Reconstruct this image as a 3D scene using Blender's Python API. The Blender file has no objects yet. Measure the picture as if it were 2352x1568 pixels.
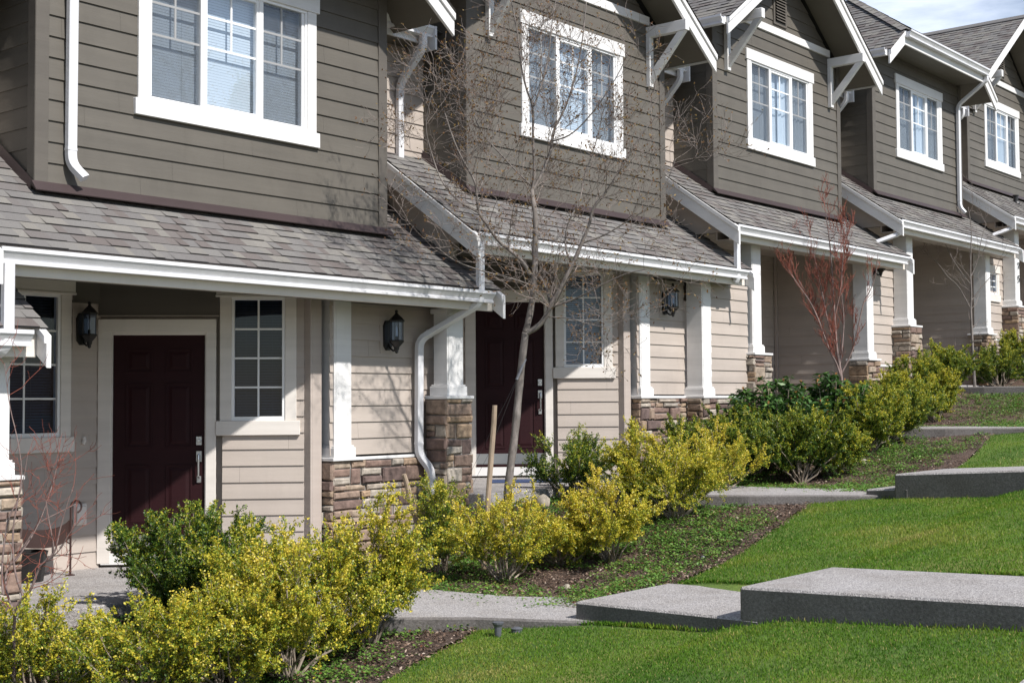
import bpy, math, random
import numpy as np
from mathutils import Vector, Matrix

# ------------------------------------------------------------------ camera, sky, sun, exposure
S = bpy.context.scene
C = S.collection
cam = bpy.data.objects.new("camera", bpy.data.cameras.new("camera"))
C.objects.link(cam)
YAW, PIT, ROL = 0.87856183, 0.0455873633, -0.00626346418
fw = Vector((math.sin(YAW)*math.cos(PIT), math.cos(YAW)*math.cos(PIT), math.sin(PIT)))
r0 = Vector((math.cos(YAW), -math.sin(YAW), 0)); u0 = r0.cross(fw)
rt = r0*math.cos(ROL)+u0*math.sin(ROL); up = -r0*math.sin(ROL)+u0*math.cos(ROL)
cam.matrix_world = Matrix(((rt.x, up.x, -fw.x, 0), (rt.y, up.y, -fw.y, 0), (rt.z, up.z, -fw.z, 0), (0, 0, 0, 1)))
cam.data.sensor_width = 36
cam.data.lens = 36*3091.75/2352
cam.data.clip_end = 2000
S.camera = cam

SUNDIR = Vector((-0.06, -1.0, 1.06)).normalized()
w = bpy.data.worlds.new("World"); S.world = w; w.use_nodes = True
wn = w.node_tree; bg = wn.nodes["Background"]
sky = wn.nodes.new("ShaderNodeTexSky"); sky.sky_type = 'NISHITA'; sky.sun_disc = False
sky.sun_elevation = math.asin(SUNDIR.z); sky.sun_rotation = math.atan2(SUNDIR.x, SUNDIR.y)
sky.air_density = 1.0; sky.dust_density = 0.6; sky.ozone_density = 1.5
# thin high cloud, mixed into the sky
wtc = wn.nodes.new("ShaderNodeTexCoord"); wmap = wn.nodes.new("ShaderNodeMapping")
wmap.inputs['Scale'].default_value = (1.0, 1.0, 4.5)
wno = wn.nodes.new("ShaderNodeTexNoise"); wno.inputs['Scale'].default_value = 3.2; wno.inputs['Detail'].default_value = 7
wno.inputs['Roughness'].default_value = .58
wr = wn.nodes.new("ShaderNodeValToRGB"); wr.color_ramp.elements[0].position = .40; wr.color_ramp.elements[1].position = .72
wr.color_ramp.elements[1].color = (.95, .95, .95, 1); wr.color_ramp.elements[0].color = (.10, .10, .10, 1)
wmix = wn.nodes.new("ShaderNodeMixRGB"); wmix.inputs[2].default_value = (14.0, 14.8, 17.0, 1)
wn.links.new(wtc.outputs['Generated'], wmap.inputs[0]); wn.links.new(wmap.outputs[0], wno.inputs['Vector'])
wn.links.new(wno.outputs['Fac'], wr.inputs[0]); wn.links.new(wr.outputs[0], wmix.inputs[0])
wdt = wn.nodes.new("ShaderNodeVectorMath"); wdt.operation = 'DOT_PRODUCT'; wdt.inputs[1].default_value = (.73, .60, .32)
wn.links.new(wtc.outputs['Generated'], wdt.inputs[0])
wrg = wn.nodes.new("ShaderNodeMapRange"); wrg.inputs[1].default_value = .55; wrg.inputs[2].default_value = .97; wrg.inputs[3].default_value = .25; wrg.inputs[4].default_value = 1.0
wn.links.new(wdt.outputs['Value'], wrg.inputs[0])
wml = wn.nodes.new("ShaderNodeMath"); wml.operation = 'MULTIPLY'; wn.links.new(wr.outputs[0], wml.inputs[0]); wn.links.new(wrg.outputs[0], wml.inputs[1])
wn.links.new(wml.outputs[0], wmix.inputs[0])
wn.links.new(sky.outputs[0], wmix.inputs[1]); wn.links.new(wmix.outputs[0], bg.inputs[0])
bg.inputs[1].default_value = 0.082
sl = bpy.data.lights.new("sun", 'SUN'); sl.energy = 4.4; sl.angle = math.radians(1.1); sl.color = (1, .965, .92)
so = bpy.data.objects.new("sun", sl); C.objects.link(so)
so.rotation_euler = SUNDIR.to_track_quat('Z', 'Y').to_euler()
S.view_settings.view_transform = 'Standard'; S.view_settings.look = 'None'
S.view_settings.exposure = 0.48; S.view_settings.gamma = 1

# ------------------------------------------------------------------ materials
def newmat(name):
    m = bpy.data.materials.new(name); m.use_nodes = True
    nt = m.node_tree; b = nt.nodes["Principled BSDF"]
    return m, nt, b
def N(nt, t, **kw):
    n = nt.nodes.new(t)
    for k, v in kw.items(): setattr(n, k, v)
    return n
def noise(nt, scale, detail=4, rough=.55, coord='Object', stretch=None):
    tc = N(nt, "ShaderNodeTexCoord"); no = N(nt, "ShaderNodeTexNoise")
    no.inputs['Scale'].default_value = scale; no.inputs['Detail'].default_value = detail; no.inputs['Roughness'].default_value = rough
    if stretch:
        mp = N(nt, "ShaderNodeMapping"); mp.inputs['Scale'].default_value = stretch
        nt.links.new(tc.outputs[coord], mp.inputs[0]); nt.links.new(mp.outputs[0], no.inputs['Vector'])
    else: nt.links.new(tc.outputs[coord], no.inputs['Vector'])
    return no
def ramp(nt, src, stops):
    r = N(nt, "ShaderNodeValToRGB"); e = r.color_ramp.elements
    while len(e) < len(stops): e.new(.5)
    for i, (p, c) in enumerate(stops): e[i].position = p; e[i].color = (*c, 1)
    nt.links.new(src, r.inputs[0]); return r
def mix(nt, a, b, fac, mode='MIX'):
    m = N(nt, "ShaderNodeMixRGB", blend_type=mode)
    for i, v in ((0, fac), (1, a), (2, b)):
        if isinstance(v, (int, float)): m.inputs[i].default_value = v
        elif isinstance(v, tuple): m.inputs[i].default_value = (*v, 1)
        else: nt.links.new(v, m.inputs[i])
    return m
def bump(nt, b, src, strength, dist=.01):
    bm = N(nt, "ShaderNodeBump"); bm.inputs['Strength'].default_value = strength; bm.inputs['Distance'].default_value = dist
    nt.links.new(src, bm.inputs['Height']); nt.links.new(bm.outputs[0], b.inputs['Normal'])
def paint(name, col, var=.12, rough=.55, grain=True, dirt=0):
    m, nt, b = newmat(name)
    n1 = noise(nt, 1.7, 6); n2 = noise(nt, 40, 3, stretch=(.15, .15, 1.6) if grain else None)
    lo = tuple(c*(1-var) for c in col); hi = tuple(min(1, c*(1+var)) for c in col)
    r = ramp(nt, n1.outputs['Fac'], [(.3, lo), (.7, hi)])
    src = r.outputs[0]
    if grain:
        n4 = noise(nt, 1.0, 3, .6, stretch=(.35, .35, 7.5)); r4 = ramp(nt, n4.outputs['Fac'], [(.3, (.91, .91, .91)), (.7, (1.07, 1.07, 1.07))])
        src = mix(nt, src, r4.outputs[0], 1.0, 'MULTIPLY').outputs[0]
    if dirt:
        n3 = noise(nt, 5, 8, .7, stretch=(1, 1, .35))
        rd = ramp(nt, n3.outputs['Fac'], [(.52, (1, 1, 1)), (.75, (1-dirt, 1-dirt*1.05, 1-dirt*1.15))])
        src = mix(nt, src, rd.outputs[0], 1.0, 'MULTIPLY').outputs[0]
    nt.links.new(src, b.inputs['Base Color'])
    b.inputs['Roughness'].default_value = rough
    bump(nt, b, n2.outputs['Fac'], .25, .004)
    return m
def tintmat(name, stops, rough=.9, nscale=60, namt=.35, bumpd=.004, trans=0, spec=.3):
    m, nt, b = newmat(name)
    at = N(nt, "ShaderNodeAttribute", attribute_name='tint')
    r = ramp(nt, at.outputs['Fac'], stops); src = r.outputs[0]
    if namt:
        no = noise(nt, nscale, 5, .65)
        rn = ramp(nt, no.outputs['Fac'], [(.3, (1-namt,)*3), (.7, (1+namt*.6,)*3)])
        src = mix(nt, src, rn.outputs[0], 1.0, 'MULTIPLY').outputs[0]
        if bumpd: bump(nt, b, no.outputs['Fac'], .6, bumpd)
    nt.links.new(src, b.inputs['Base Color']); b.inputs['Roughness'].default_value = rough
    b.inputs['Specular IOR Level'].default_value = spec
    if trans:
        t = N(nt, "ShaderNodeBsdfTranslucent"); nt.links.new(src, t.inputs['Color'])
        ms = N(nt, "ShaderNodeMixShader"); ms.inputs[0].default_value = trans
        nt.links.new(b.outputs[0], ms.inputs[1]); nt.links.new(t.outputs[0], ms.inputs[2])
        nt.links.new(ms.outputs[0], nt.nodes["Material Output"].inputs[0])
    return m
M = {}
M['olive'] = paint('olive_siding_paint', (.105, .0935, .077), .09, .6, dirt=.12)
M['olive_trim'] = paint('olive_trim_paint', (.100, .088, .074), .08, .6)
M['tan'] = paint('tan_siding_paint', (.42, .363, .318), .05, .6, dirt=.06)
M['tan_trim'] = paint('tan_trim_paint', (.42, .36, .32), .05, .55)
M['cream'] = paint('cream_trim_paint', (.68, .635, .585), .05, .5, dirt=.06)
M['white'] = paint('white_trim_paint', (.72, .71, .70), .04, .45, dirt=.07)
M['vinyl'] = paint('white_vinyl', (.80, .80, .80), .02, .3, grain=False)
M['metal_white'] = paint('white_gutter_metal', (.68, .68, .70), .05, .32, grain=False, dirt=.12)
M['soffit'] = paint('soffit_paint', (.125, .112, .088), .08, .6)
M['door'] = paint('maroon_door_paint', (.021, .0045, .006), .10, .6)
M['flash'] = paint('brown_metal_flashing', (.045, .030, .030), .12, .45, grain=False)
M['iron'] = paint('black_iron', (.012, .011, .011), .2, .45, grain=False)
M['iron_brown'] = paint('brown_iron', (.045, .023, .019), .2, .5, grain=False)
M['door'].node_tree.nodes['Principled BSDF'].inputs['Specular IOR Level'].default_value = .2
M['dark'] = paint('dark_interior', (.012, .013, .016), .1, .8, grain=False)
M['chrome'] = paint('satin_nickel', (.55, .55, .56), .05, .28, grain=False); M['chrome'].node_tree.nodes["Principled BSDF"].inputs['Metallic'].default_value = .9
M['blind'] = paint('white_blind_slats', (.76, .78, .78), .02, .5, grain=False)
M['blind_pale'] = paint('pale_grey_blind_slats', (.44, .48, .48), .04, .5, grain=False)
M['blind_dark'] = paint('shade_navy_blind_slats', (.020, .026, .036), .04, .5, grain=False)  # porch slats coloured near-black navy for indoor shade and bluish reflection
M['number'] = paint('dark_number_metal', (.02, .02, .022), .05, .4, grain=False)
M['mat'] = paint('blue_door_mat', (.03, .05, .12), .15, .95, grain=False)
M['roofdeck'] = paint('roof_felt', (.03, .028, .027), .1, .9, grain=False)
M['shingle'] = tintmat('asphalt_shingle', [(0, (.122, .104, .098)), (.22, (.143, .125, .118)), (.42, (.158, .150, .146)), (.62, (.180, .172, .164)), (.8, (.200, .187, .168)), (1, (.222, .211, .195))], .95, 260, .40, .003)
M['stone'] = tintmat('stone_veneer', [(0, (.14, .10, .09)), (.2, (.23, .155, .125)), (.4, (.29, .215, .165)), (.6, (.37, .26, .17)), (.8, (.34, .30, .255)), (1, (.44, .385, .32))], .9, 14, .45, .02)
M['mortar'] = paint('stone_mortar', (.24, .22, .205), .15, .95, grain=False)

def glassmat(name='window_glass', base=.19, tint=(.78, .84, .90)):
    m, nt, b = newmat(name)
    nt.nodes.remove(b)
    g = N(nt, "ShaderNodeBsdfGlossy"); g.inputs['Roughness'].default_value = .015; g.inputs['Color'].default_value = (.92, .95, 1, 1)
    t = N(nt, "ShaderNodeBsdfTransparent"); t.inputs['Color'].default_value = (*tint, 1)
    no = noise(nt, 2.2, 2); bm = N(nt, "ShaderNodeBump"); bm.inputs['Strength'].default_value = .05; bm.inputs['Distance'].default_value = .02
    nt.links.new(no.outputs['Fac'], bm.inputs['Height']); nt.links.new(bm.outputs[0], g.inputs['Normal'])
    lw = N(nt, "ShaderNodeLayerWeight"); lw.inputs['Blend'].default_value = .5
    pw = N(nt, "ShaderNodeMath", operation='POWER'); pw.inputs[1].default_value = 3.5; nt.links.new(lw.outputs['Facing'], pw.inputs[0])
    ad = N(nt, "ShaderNodeMath", operation='MULTIPLY_ADD'); ad.inputs[1].default_value = .85; ad.inputs[2].default_value = base; nt.links.new(pw.outputs[0], ad.inputs[0])
    ms = N(nt, "ShaderNodeMixShader"); nt.links.new(ad.outputs[0], ms.inputs[0])
    nt.links.new(t.outputs[0], ms.inputs[1]); nt.links.new(g.outputs[0], ms.inputs[2])
    nt.links.new(ms.outputs[0], nt.nodes["Material Output"].inputs[0])
    return m
M['glass'] = glassmat(); M['glass_low'] = glassmat('sky_tinted_glass', .035, (.62, .70, .84))  # low copy: weak mirror, blue tint stands in for reflected sky
def screenmat():
    m, nt, b = newmat('insect_screen')
    b.inputs['Base Color'].default_value = (.045, .047, .052, 1); b.inputs['Roughness'].default_value = .7
    t = N(nt, "ShaderNodeBsdfTransparent"); ms = N(nt, "ShaderNodeMixShader"); ms.inputs[0].default_value = .40
    nt.links.new(t.outputs[0], ms.inputs[1]); nt.links.new(b.outputs[0], ms.inputs[2])
    nt.links.new(ms.outputs[0], nt.nodes["Material Output"].inputs[0]); return m
M['screen'] = screenmat()

def concmat():
    m, nt, b = newmat('exposed_aggregate_concrete')
    v = N(nt, "ShaderNodeTexVoronoi"); v.inputs['Scale'].default_value = 120
    tc = N(nt, "ShaderNodeTexCoord"); nt.links.new(tc.outputs['Object'], v.inputs['Vector'])
    sp = N(nt, "ShaderNodeSeparateColor"); nt.links.new(v.outputs['Color'], sp.inputs[0])
    r = ramp(nt, sp.outputs[0], [(0, (.18, .168, .164)), (.3, (.28, .264, .26)), (.7, (.345, .328, .322)), (1, (.50, .475, .455))])
    n2 = noise(nt, 2.2, 8, .68); r2 = ramp(nt, n2.outputs['Fac'], [(.3, (.78, .75, .72)), (.5, (.97, .96, .95)), (.7, (1.06, 1.06, 1.07))])
    mx = mix(nt, r.outputs[0], r2.outputs[0], 1.0, 'MULTIPLY')
    nt.links.new(mx.outputs[0], b.inputs['Base Color']); b.inputs['Roughness'].default_value = .9
    bump(nt, b, v.outputs['Distance'], .7, .006); return m
M['concrete'] = concmat()
def concside():
    m, nt, b = newmat('shaded_concrete_edge')
    n1 = noise(nt, 55, 4, .7); n2 = noise(nt, 3, 5)
    r = ramp(nt, n1.outputs['Fac'], [(.3, (.095, .086, .082)), (.6, (.165, .152, .146)), (.8, (.29, .275, .26))])
    r2 = ramp(nt, n2.outputs['Fac'], [(.3, (.8, .78, .76)), (.7, (1.1, 1.1, 1.1))])
    nt.links.new(mix(nt, r.outputs[0], r2.outputs[0], 1.0, 'MULTIPLY').outputs[0], b.inputs['Base Color'])
    b.inputs['Roughness'].default_value = .95; bump(nt, b, n1.outputs['Fac'], .8, .006); return m
M['concrete_edge'] = concside()  # slab sides coloured darker than the tops, shade put into the colour
def lawnmat():
    m, nt, b = newmat('lawn_soil_and_thatch')
    n1 = noise(nt, 1.1, 5); n2 = noise(nt, 30, 5, .7)
    r = ramp(nt, n1.outputs['Fac'], [(.35, (.07, .13, .015)), (.55, (.11, .17, .02)), (.72, (.20, .20, .05))])
    r2 = ramp(nt, n2.outputs['Fac'], [(.3, (.6,)*3), (.7, (1.25,)*3)])
    nt.links.new(mix(nt, r.outputs[0], r2.outputs[0], 1.0, 'MULTIPLY').outputs[0], b.inputs['Base Color'])
    b.inputs['Roughness'].default_value = .95; bump(nt, b, n2.outputs['Fac'], 1, .02); return m
M['lawn'] = lawnmat()
def soilmat():
    m, nt, b = newmat('bark_mulch_soil')
    n1 = noise(nt, 2.0, 5); n2 = noise(nt, 45, 7, .75)
    r = ramp(nt, n2.outputs['Fac'], [(.3, (.038, .024, .017)), (.55, (.130, .086, .062)), (.75, (.24, .175, .132))])
    r2 = ramp(nt, n1.outputs['Fac'], [(.3, (.7, .7, .7)), (.7, (1.15, 1.1, 1.1))])
    nt.links.new(mix(nt, r.outputs[0], r2.outputs[0], 1.0, 'MULTIPLY').outputs[0], b.inputs['Base Color'])
    b.inputs['Roughness'].default_value = 1; bump(nt, b, n2.outputs['Fac'], 1, .03); return m
M['soil'] = soilmat()
M['asphalt'] = paint('asphalt', (.05, .05, .052), .2, .9, grain=False)
M['grass'] = tintmat('grass_blades', [(0, (.055, .145, .012)), (.38, (.115, .235, .018)), (.68, (.225, .285, .035)), (1, (.44, .37, .14))], .6, 60, 0, 0, .35, .25)
M['chips'] = tintmat('bark_chips', [(0, (.045, .028, .019)), (.5, (.155, .098, .070)), (.85, (.27, .19, .14)), (1, (.45, .37, .30))], .95, 60, 0, 0)
M['cover'] = tintmat('ground_cover_leaves', [(0, (.045, .105, .018)), (.5, (.115, .235, .038)), (.85, (.20, .33, .06)), (1, (.20, .08, .045))], .5, 60, 0, 0, .3, .35)
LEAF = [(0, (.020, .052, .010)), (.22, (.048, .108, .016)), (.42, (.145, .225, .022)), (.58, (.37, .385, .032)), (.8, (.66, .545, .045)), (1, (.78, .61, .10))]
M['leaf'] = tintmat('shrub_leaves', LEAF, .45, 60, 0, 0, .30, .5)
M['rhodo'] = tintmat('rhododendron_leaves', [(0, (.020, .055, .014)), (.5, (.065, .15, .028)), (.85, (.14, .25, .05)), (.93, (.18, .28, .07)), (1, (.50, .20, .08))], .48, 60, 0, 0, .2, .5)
M['bud'] = tintmat('tree_buds', [(0, (.12, .06, .035)), (.5, (.20, .105, .04)), (1, (.25, .18, .06))], .6, 60, 0, 0, .3)
def barkmat(name, a, b_, sc=25):
    m, nt, b = newmat(name); n1 = noise(nt, sc, 6, .7, stretch=(1, 1, .3)); n2 = noise(nt, 4, 4)
    r = ramp(nt, n1.outputs['Fac'], [(.3, a), (.7, b_)])
    r2 = ramp(nt, n2.outputs['Fac'], [(.35, (.7, .7, .68)), (.7, (1.15, 1.12, 1.1))])
    nt.links.new(mix(nt, r.outputs[0], r2.outputs[0], 1.0, 'MULTIPLY').outputs[0], b.inputs['Base Color'])
    b.inputs['Roughness'].default_value = .8; bump(nt, b, n1.outputs['Fac'], .7, .006); return m
M['bark'] = barkmat('grey_brown_bark', (.115, .098, .088), (.275, .245, .228))
M['twig'] = barkmat('twig_bark', (.15, .12, .105), (.33, .28, .255))
M['redbark'] = barkmat('coral_red_bark', (.18, .048, .034), (.34, .105, .07))
M['redgrey'] = barkmat('red_grey_bark', (.17, .115, .105), (.30, .23, .215))
M['stem'] = barkmat('shrub_stem', (.19, .15, .11), (.38, .32, .26))
M['wood'] = barkmat('stake_wood', (.25, .18, .12), (.42, .33, .25), 12)
M['rock'] = barkmat('pale_rock', (.26, .225, .18), (.44, .39, .32), 9)
M['plastic'] = paint('grey_plastic', (.10, .105, .12), .1, .5, grain=False)

# ------------------------------------------------------------------ mesh builder
class F:
    """local frame: u to the right seen from outside, d outward, z up"""
    def __init__(s, o, u):
        s.o = o; s.u = u; s.n = (u[1], -u[0])
    def __call__(s, u, d, z):
        return (s.o[0]+s.u[0]*u+s.n[0]*d, s.o[1]+s.u[1]*u+s.n[1]*d, z)
class MB:
    def __init__(s): s.v = []; s.f = []; s.m = []; s.t = []; s.c = []
    def cut(s): s.c.append((len(s.v), len(s.f)))          # start a separate piece (an object of its own)
    def face(s, pts, mat=0, t=0.):
        i = len(s.v); s.v += [tuple(p) for p in pts]; s.f.append(tuple(range(i, i+len(pts)))); s.m.append(mat); s.t.append(t)
    def hexa(s, p, mat=0, t=0., skip=()):
        i = len(s.v); s.v += [tuple(q) for q in p]
        for k, q in enumerate(((0, 3, 2, 1), (4, 5, 6, 7), (0, 1, 5, 4), (1, 2, 6, 5), (2, 3, 7, 6), (3, 0, 4, 7))):
            if k in skip: continue
            s.f.append(tuple(i+a for a in q)); s.m.append(mat); s.t.append(t)
    def box(s, x0, x1, y0, y1, z0, z1, mat=0, t=0.):
        s.hexa([(x0, y0, z0), (x1, y0, z0), (x1, y1, z0), (x0, y1, z0), (x0, y0, z1), (x1, y0, z1), (x1, y1, z1), (x0, y1, z1)], mat, t)
    def fbox(s, f, u0, u1, d0, d1, z0, z1, mat=0, t=0.):
        s.hexa([f(u0, d1, z0), f(u1, d1, z0), f(u1, d0, z0), f(u0, d0, z0), f(u0, d1, z1), f(u1, d1, z1), f(u1, d0, z1), f(u0, d0, z1)], mat, t)
    def prism(s, poly, vec, mat=0, t=0.):
        n = len(poly); i = len(s.v); v = Vector(vec)
        s.v += [tuple(p) for p in poly]+[tuple(Vector(p)+v) for p in poly]
        s.f.append(tuple(range(i, i+n))); s.f.append(tuple(range(i+2*n-1, i+n-1, -1))); s.m += [mat]*2; s.t += [t]*2
        for k in range(n):
            s.f.append((i+k, i+n+k, i+n+(k+1) % n, i+(k+1) % n)); s.m.append(mat); s.t.append(t)
    def tube(s, pts, rad, sides=6, mat=0, t=0., cap=True, flat=1.0):
        pts = [Vector(p) for p in pts]; n = len(pts)
        if not hasattr(rad, '__len__'): rad = [rad]*n
        ref = Vector((.31, .17, .93)); i = len(s.v); prev = None
        for k, p in enumerate(pts):
            d = (pts[min(k+1, n-1)]-pts[max(k-1, 0)])
            d = d.normalized() if d.length > 1e-9 else Vector((0, 0, 1))
            if prev is None:
                a = d.cross(ref)
                if a.length < .1: a = d.cross(Vector((1, 0, 0)))
                a.normalize()
            else:
                a = prev-d*prev.dot(d)
                a = a.normalized() if a.length > 1e-6 else d.orthogonal().normalized()
            prev = a; b = d.cross(a)
            for j in range(sides):
                an = 2*math.pi*j/sides
                s.v.append(tuple(p+(a*math.cos(an)+b*math.sin(an)*flat)*rad[k]))
        for k in range(n-1):
            for j in range(sides):
                q = i+k*sides; s.f.append((q+j, q+(j+1) % sides, q+sides+(j+1) % sides, q+sides+j)); s.m.append(mat); s.t.append(t)
        if cap:
            s.f.append(tuple(i+j for j in reversed(range(sides)))); s.f.append(tuple(i+(n-1)*sides+j for j in range(sides))); s.m += [mat]*2; s.t += [t]*2
    def rtube(s, pts, wx, wy, side, mat=0):
        """rectangular pipe (downspout): half widths wx along 'side', wy across"""
        pts = [Vector(p) for p in pts]; n = len(pts); i = len(s.v); sd = Vector(side).normalized()
        for k, p in enumerate(pts):
            d = (pts[min(k+1, n-1)]-pts[max(k-1, 0)]).normalized()
            a = (sd-d*sd.dot(d))
            a = a.normalized() if a.length > .2 else d.orthogonal().normalized()
            b = d.cross(a).normalized()
            for x, y in ((-1, -.75), (-.75, -1), (.75, -1), (1, -.75), (1, .75), (.75, 1), (-.75, 1), (-1, .75)):
                s.v.append(tuple(p+a*wx*x+b*wy*y))
        for k in range(n-1):
            for j in range(8):
                q = i+k*8; s.f.append((q+j, q+(j+1) % 8, q+8+(j+1) % 8, q+8+j)); s.m.append(mat); s.t.append(0)
        s.f.append(tuple(i+j for j in reversed(range(8)))); s.f.append(tuple(i+(n-1)*8+j for j in range(8))); s.m += [mat]*2; s.t += [0]*2
    def lathe(s, c, prof, sides=10, mat=0, t=0.):
        i = len(s.v)
        for r, z in prof:
            for j in range(sides):
                a = 2*math.pi*j/sides; s.v.append((c[0]+r*math.cos(a), c[1]+r*math.sin(a), c[2]+z))
        for k in range(len(prof)-1):
            for j in range(sides):
                q = i+k*sides; s.f.append((q+j, q+(j+1) % sides, q+sides+(j+1) % sides, q+sides+j)); s.m.append(mat); s.t.append(t)
        s.f.append(tuple(i+j for j in reversed(range(sides)))); s.f.append(tuple(i+(len(prof)-1)*sides+j for j in range(sides))); s.m += [mat]*2; s.t += [t]*2
    def build(s, name, mats, parent=None, off=(0, 0, 0), bev=0, smooth=False, label=None):
        if s.c:
            ends = [c for c in s.c if 0 < c[1] < len(s.f)]+[(len(s.v), len(s.f))]; a = (0, 0); r = []
            for b in ends:
                if b[1] == a[1]: continue
                q = MB(); q.v = s.v[a[0]:b[0]]; q.f = [tuple(i-a[0] for i in f) for f in s.f[a[1]:b[1]]]; q.m = s.m[a[1]:b[1]]; q.t = s.t[a[1]:b[1]]
                r.append(q.build(name, mats, parent, off, bev, smooth, label)); a = b
            return r[0]
        me = bpy.data.meshes.new(name)
        o = off; me.from_pydata([(a-o[0], b-o[1], c-o[2]) for a, b, c in s.v], [], s.f)
        if not isinstance(mats, (list, tuple)): mats = [mats]
        for m in mats: me.materials.append(M[m] if isinstance(m, str) else m)
        me.polygons.foreach_set('material_index', s.m)
        if any(s.t):
            at = me.attributes.new('tint', 'FLOAT', 'FACE'); at.data.foreach_set('value', s.t)
        if smooth: me.polygons.foreach_set('use_smooth', [True]*len(s.f))
        me.update()
        ob = bpy.data.objects.new(name, me); C.objects.link(ob)
        if parent is not None: ob.parent = parent
        if bev:
            b = ob.modifiers.new('bevel', 'BEVEL'); b.width = bev; b.segments = 1; b.limit_method = 'ANGLE'; b.angle_limit = math.radians(50)
        if label: ob['label'] = label
        return ob
def tag(o, label=None, cat=None, group=None, kind=None):
    if label: o['label'] = label
    if cat: o['category'] = cat
    if group: o['group'] = group
    if kind: o['kind'] = kind
    return o
def thing(name, loc, label, cat, group=None):
    o = bpy.data.objects.new(name, None); C.objects.link(o); o.location = loc; o.empty_display_size = .2
    return tag(o, label, cat, group)
def siding(mb, f, u0, u1, z0, z1, ex, holes=(), anchor=None, ulim=None, lap=.014, rng=None):
    anchor = z0 if anchor is None else anchor
    k = math.floor((z0-anchor)/ex+1e-6)
    while anchor+k*ex < z1-1e-4:
        zb = max(z0, anchor+k*ex); zt = min(z1, anchor+(k+1)*ex); base = anchor+k*ex; k += 1
        cuts = sorted({zb, zt, *[h for q in holes for h in (q[2], q[3]) if zb < h < zt]})
        for a, b in zip(cuts, cuts[1:]):
            if b-a < 1e-4: continue
            iv = [(u0, u1)]
            for hu0, hu1, hz0, hz1 in holes:
                if hz0 < b-1e-5 and hz1 > a+1e-5:
                    iv = [s for p, q in iv for s in ((p, min(q, hu0)), (max(p, hu1), q)) if s[1]-s[0] > 1e-4]
            if u1-u0 > 1.1:
                for jn in range(1 if u1-u0 < 3 else 2):
                    ju = u0+((k*1.618+jn*.53+u0) % 1.0)*(u1-u0)
                    iv = [s for p, q in iv for s in ((p, min(q, ju-.0007)), (max(p, ju+.0007), q)) if s[1]-s[0] > 1e-3]
            da = lap*(1-(a-base)/ex)+.002; db = lap*(1-(b-base)/ex)+.002
            for p, q in iv:
                pa, qa, pb, qb = p, q, p, q
                if ulim:
                    la, lb = ulim(a), ulim(b)
                    pa, qa = max(p, la[0]), min(q, la[1]); pb, qb = max(p, lb[0]), min(q, lb[1])
                    if qa-pa < .01: continue
                    if qb < pb: pb = qb = (pb+qb)/2
                mb.face([f(pa, da, a), f(qa, da, a), f(qb, db, b), f(pb, db, b)])
                if abs(a-base) < 1e-4: mb.face([f(pa, .0, a), f(qa, .0, a), f(qa, da, a), f(pa, da, a)])
def shingles(mb, o, a, s, L, ext, rng, ex=.132, tw=(.08, .22), base=.5):
    """tabs on a slope: o eave corner, a along, s up the slope (unit), L slope length, ext(t)->(a0,a1)"""
    o, a, s = Vector(o), Vector(a), Vector(s); n = a.cross(s).normalized()
    if n.z < 0: n = -n
    t = 0.
    prev = rng.random()
    while t < L-.01:
        t1 = min(t+ex, L); e0, e1 = ext(t), ext(t1); x = e0[0]-rng.uniform(0, tw[1])
        while x < e0[1]:
            x1 = x+rng.choice((rng.uniform(*tw), rng.uniform(tw[0], tw[1]*.6)))
            th = rng.choice((.007, .007, .013, .015)); k0, k1 = max(x, e0[0]), min(x1, e0[1]); j0, j1 = max(x, e1[0]), min(x1, e1[1])
            if j1 <= j0: j0 = j1 = min(max((k0+k1)/2, e1[0]), e1[1])
            if k1-k0 > .004:
                prev = min(1, max(.001, .25*prev+.75*rng.random()))
                p0, p1 = o+a*k0+s*t+n*th, o+a*k1+s*t+n*th; q1, q0 = o+a*j1+s*t1+n*.002, o+a*j0+s*t1+n*.002
                mb.face([p0, p1, q1, q0], 0, prev)
                mb.face([o+a*k0+s*t-n*.003, o+a*k1+s*t-n*.003, p1, p0], 1, prev)
            x = x1
        t = t1
    e0, e1 = ext(0), ext(L)
    mb.face([o+a*e0[0]-n*.004, o+a*e0[1]-n*.004, o+a*e1[1]+s*L-n*.004, o+a*e1[0]+s*L-n*.004], 1)
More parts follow.
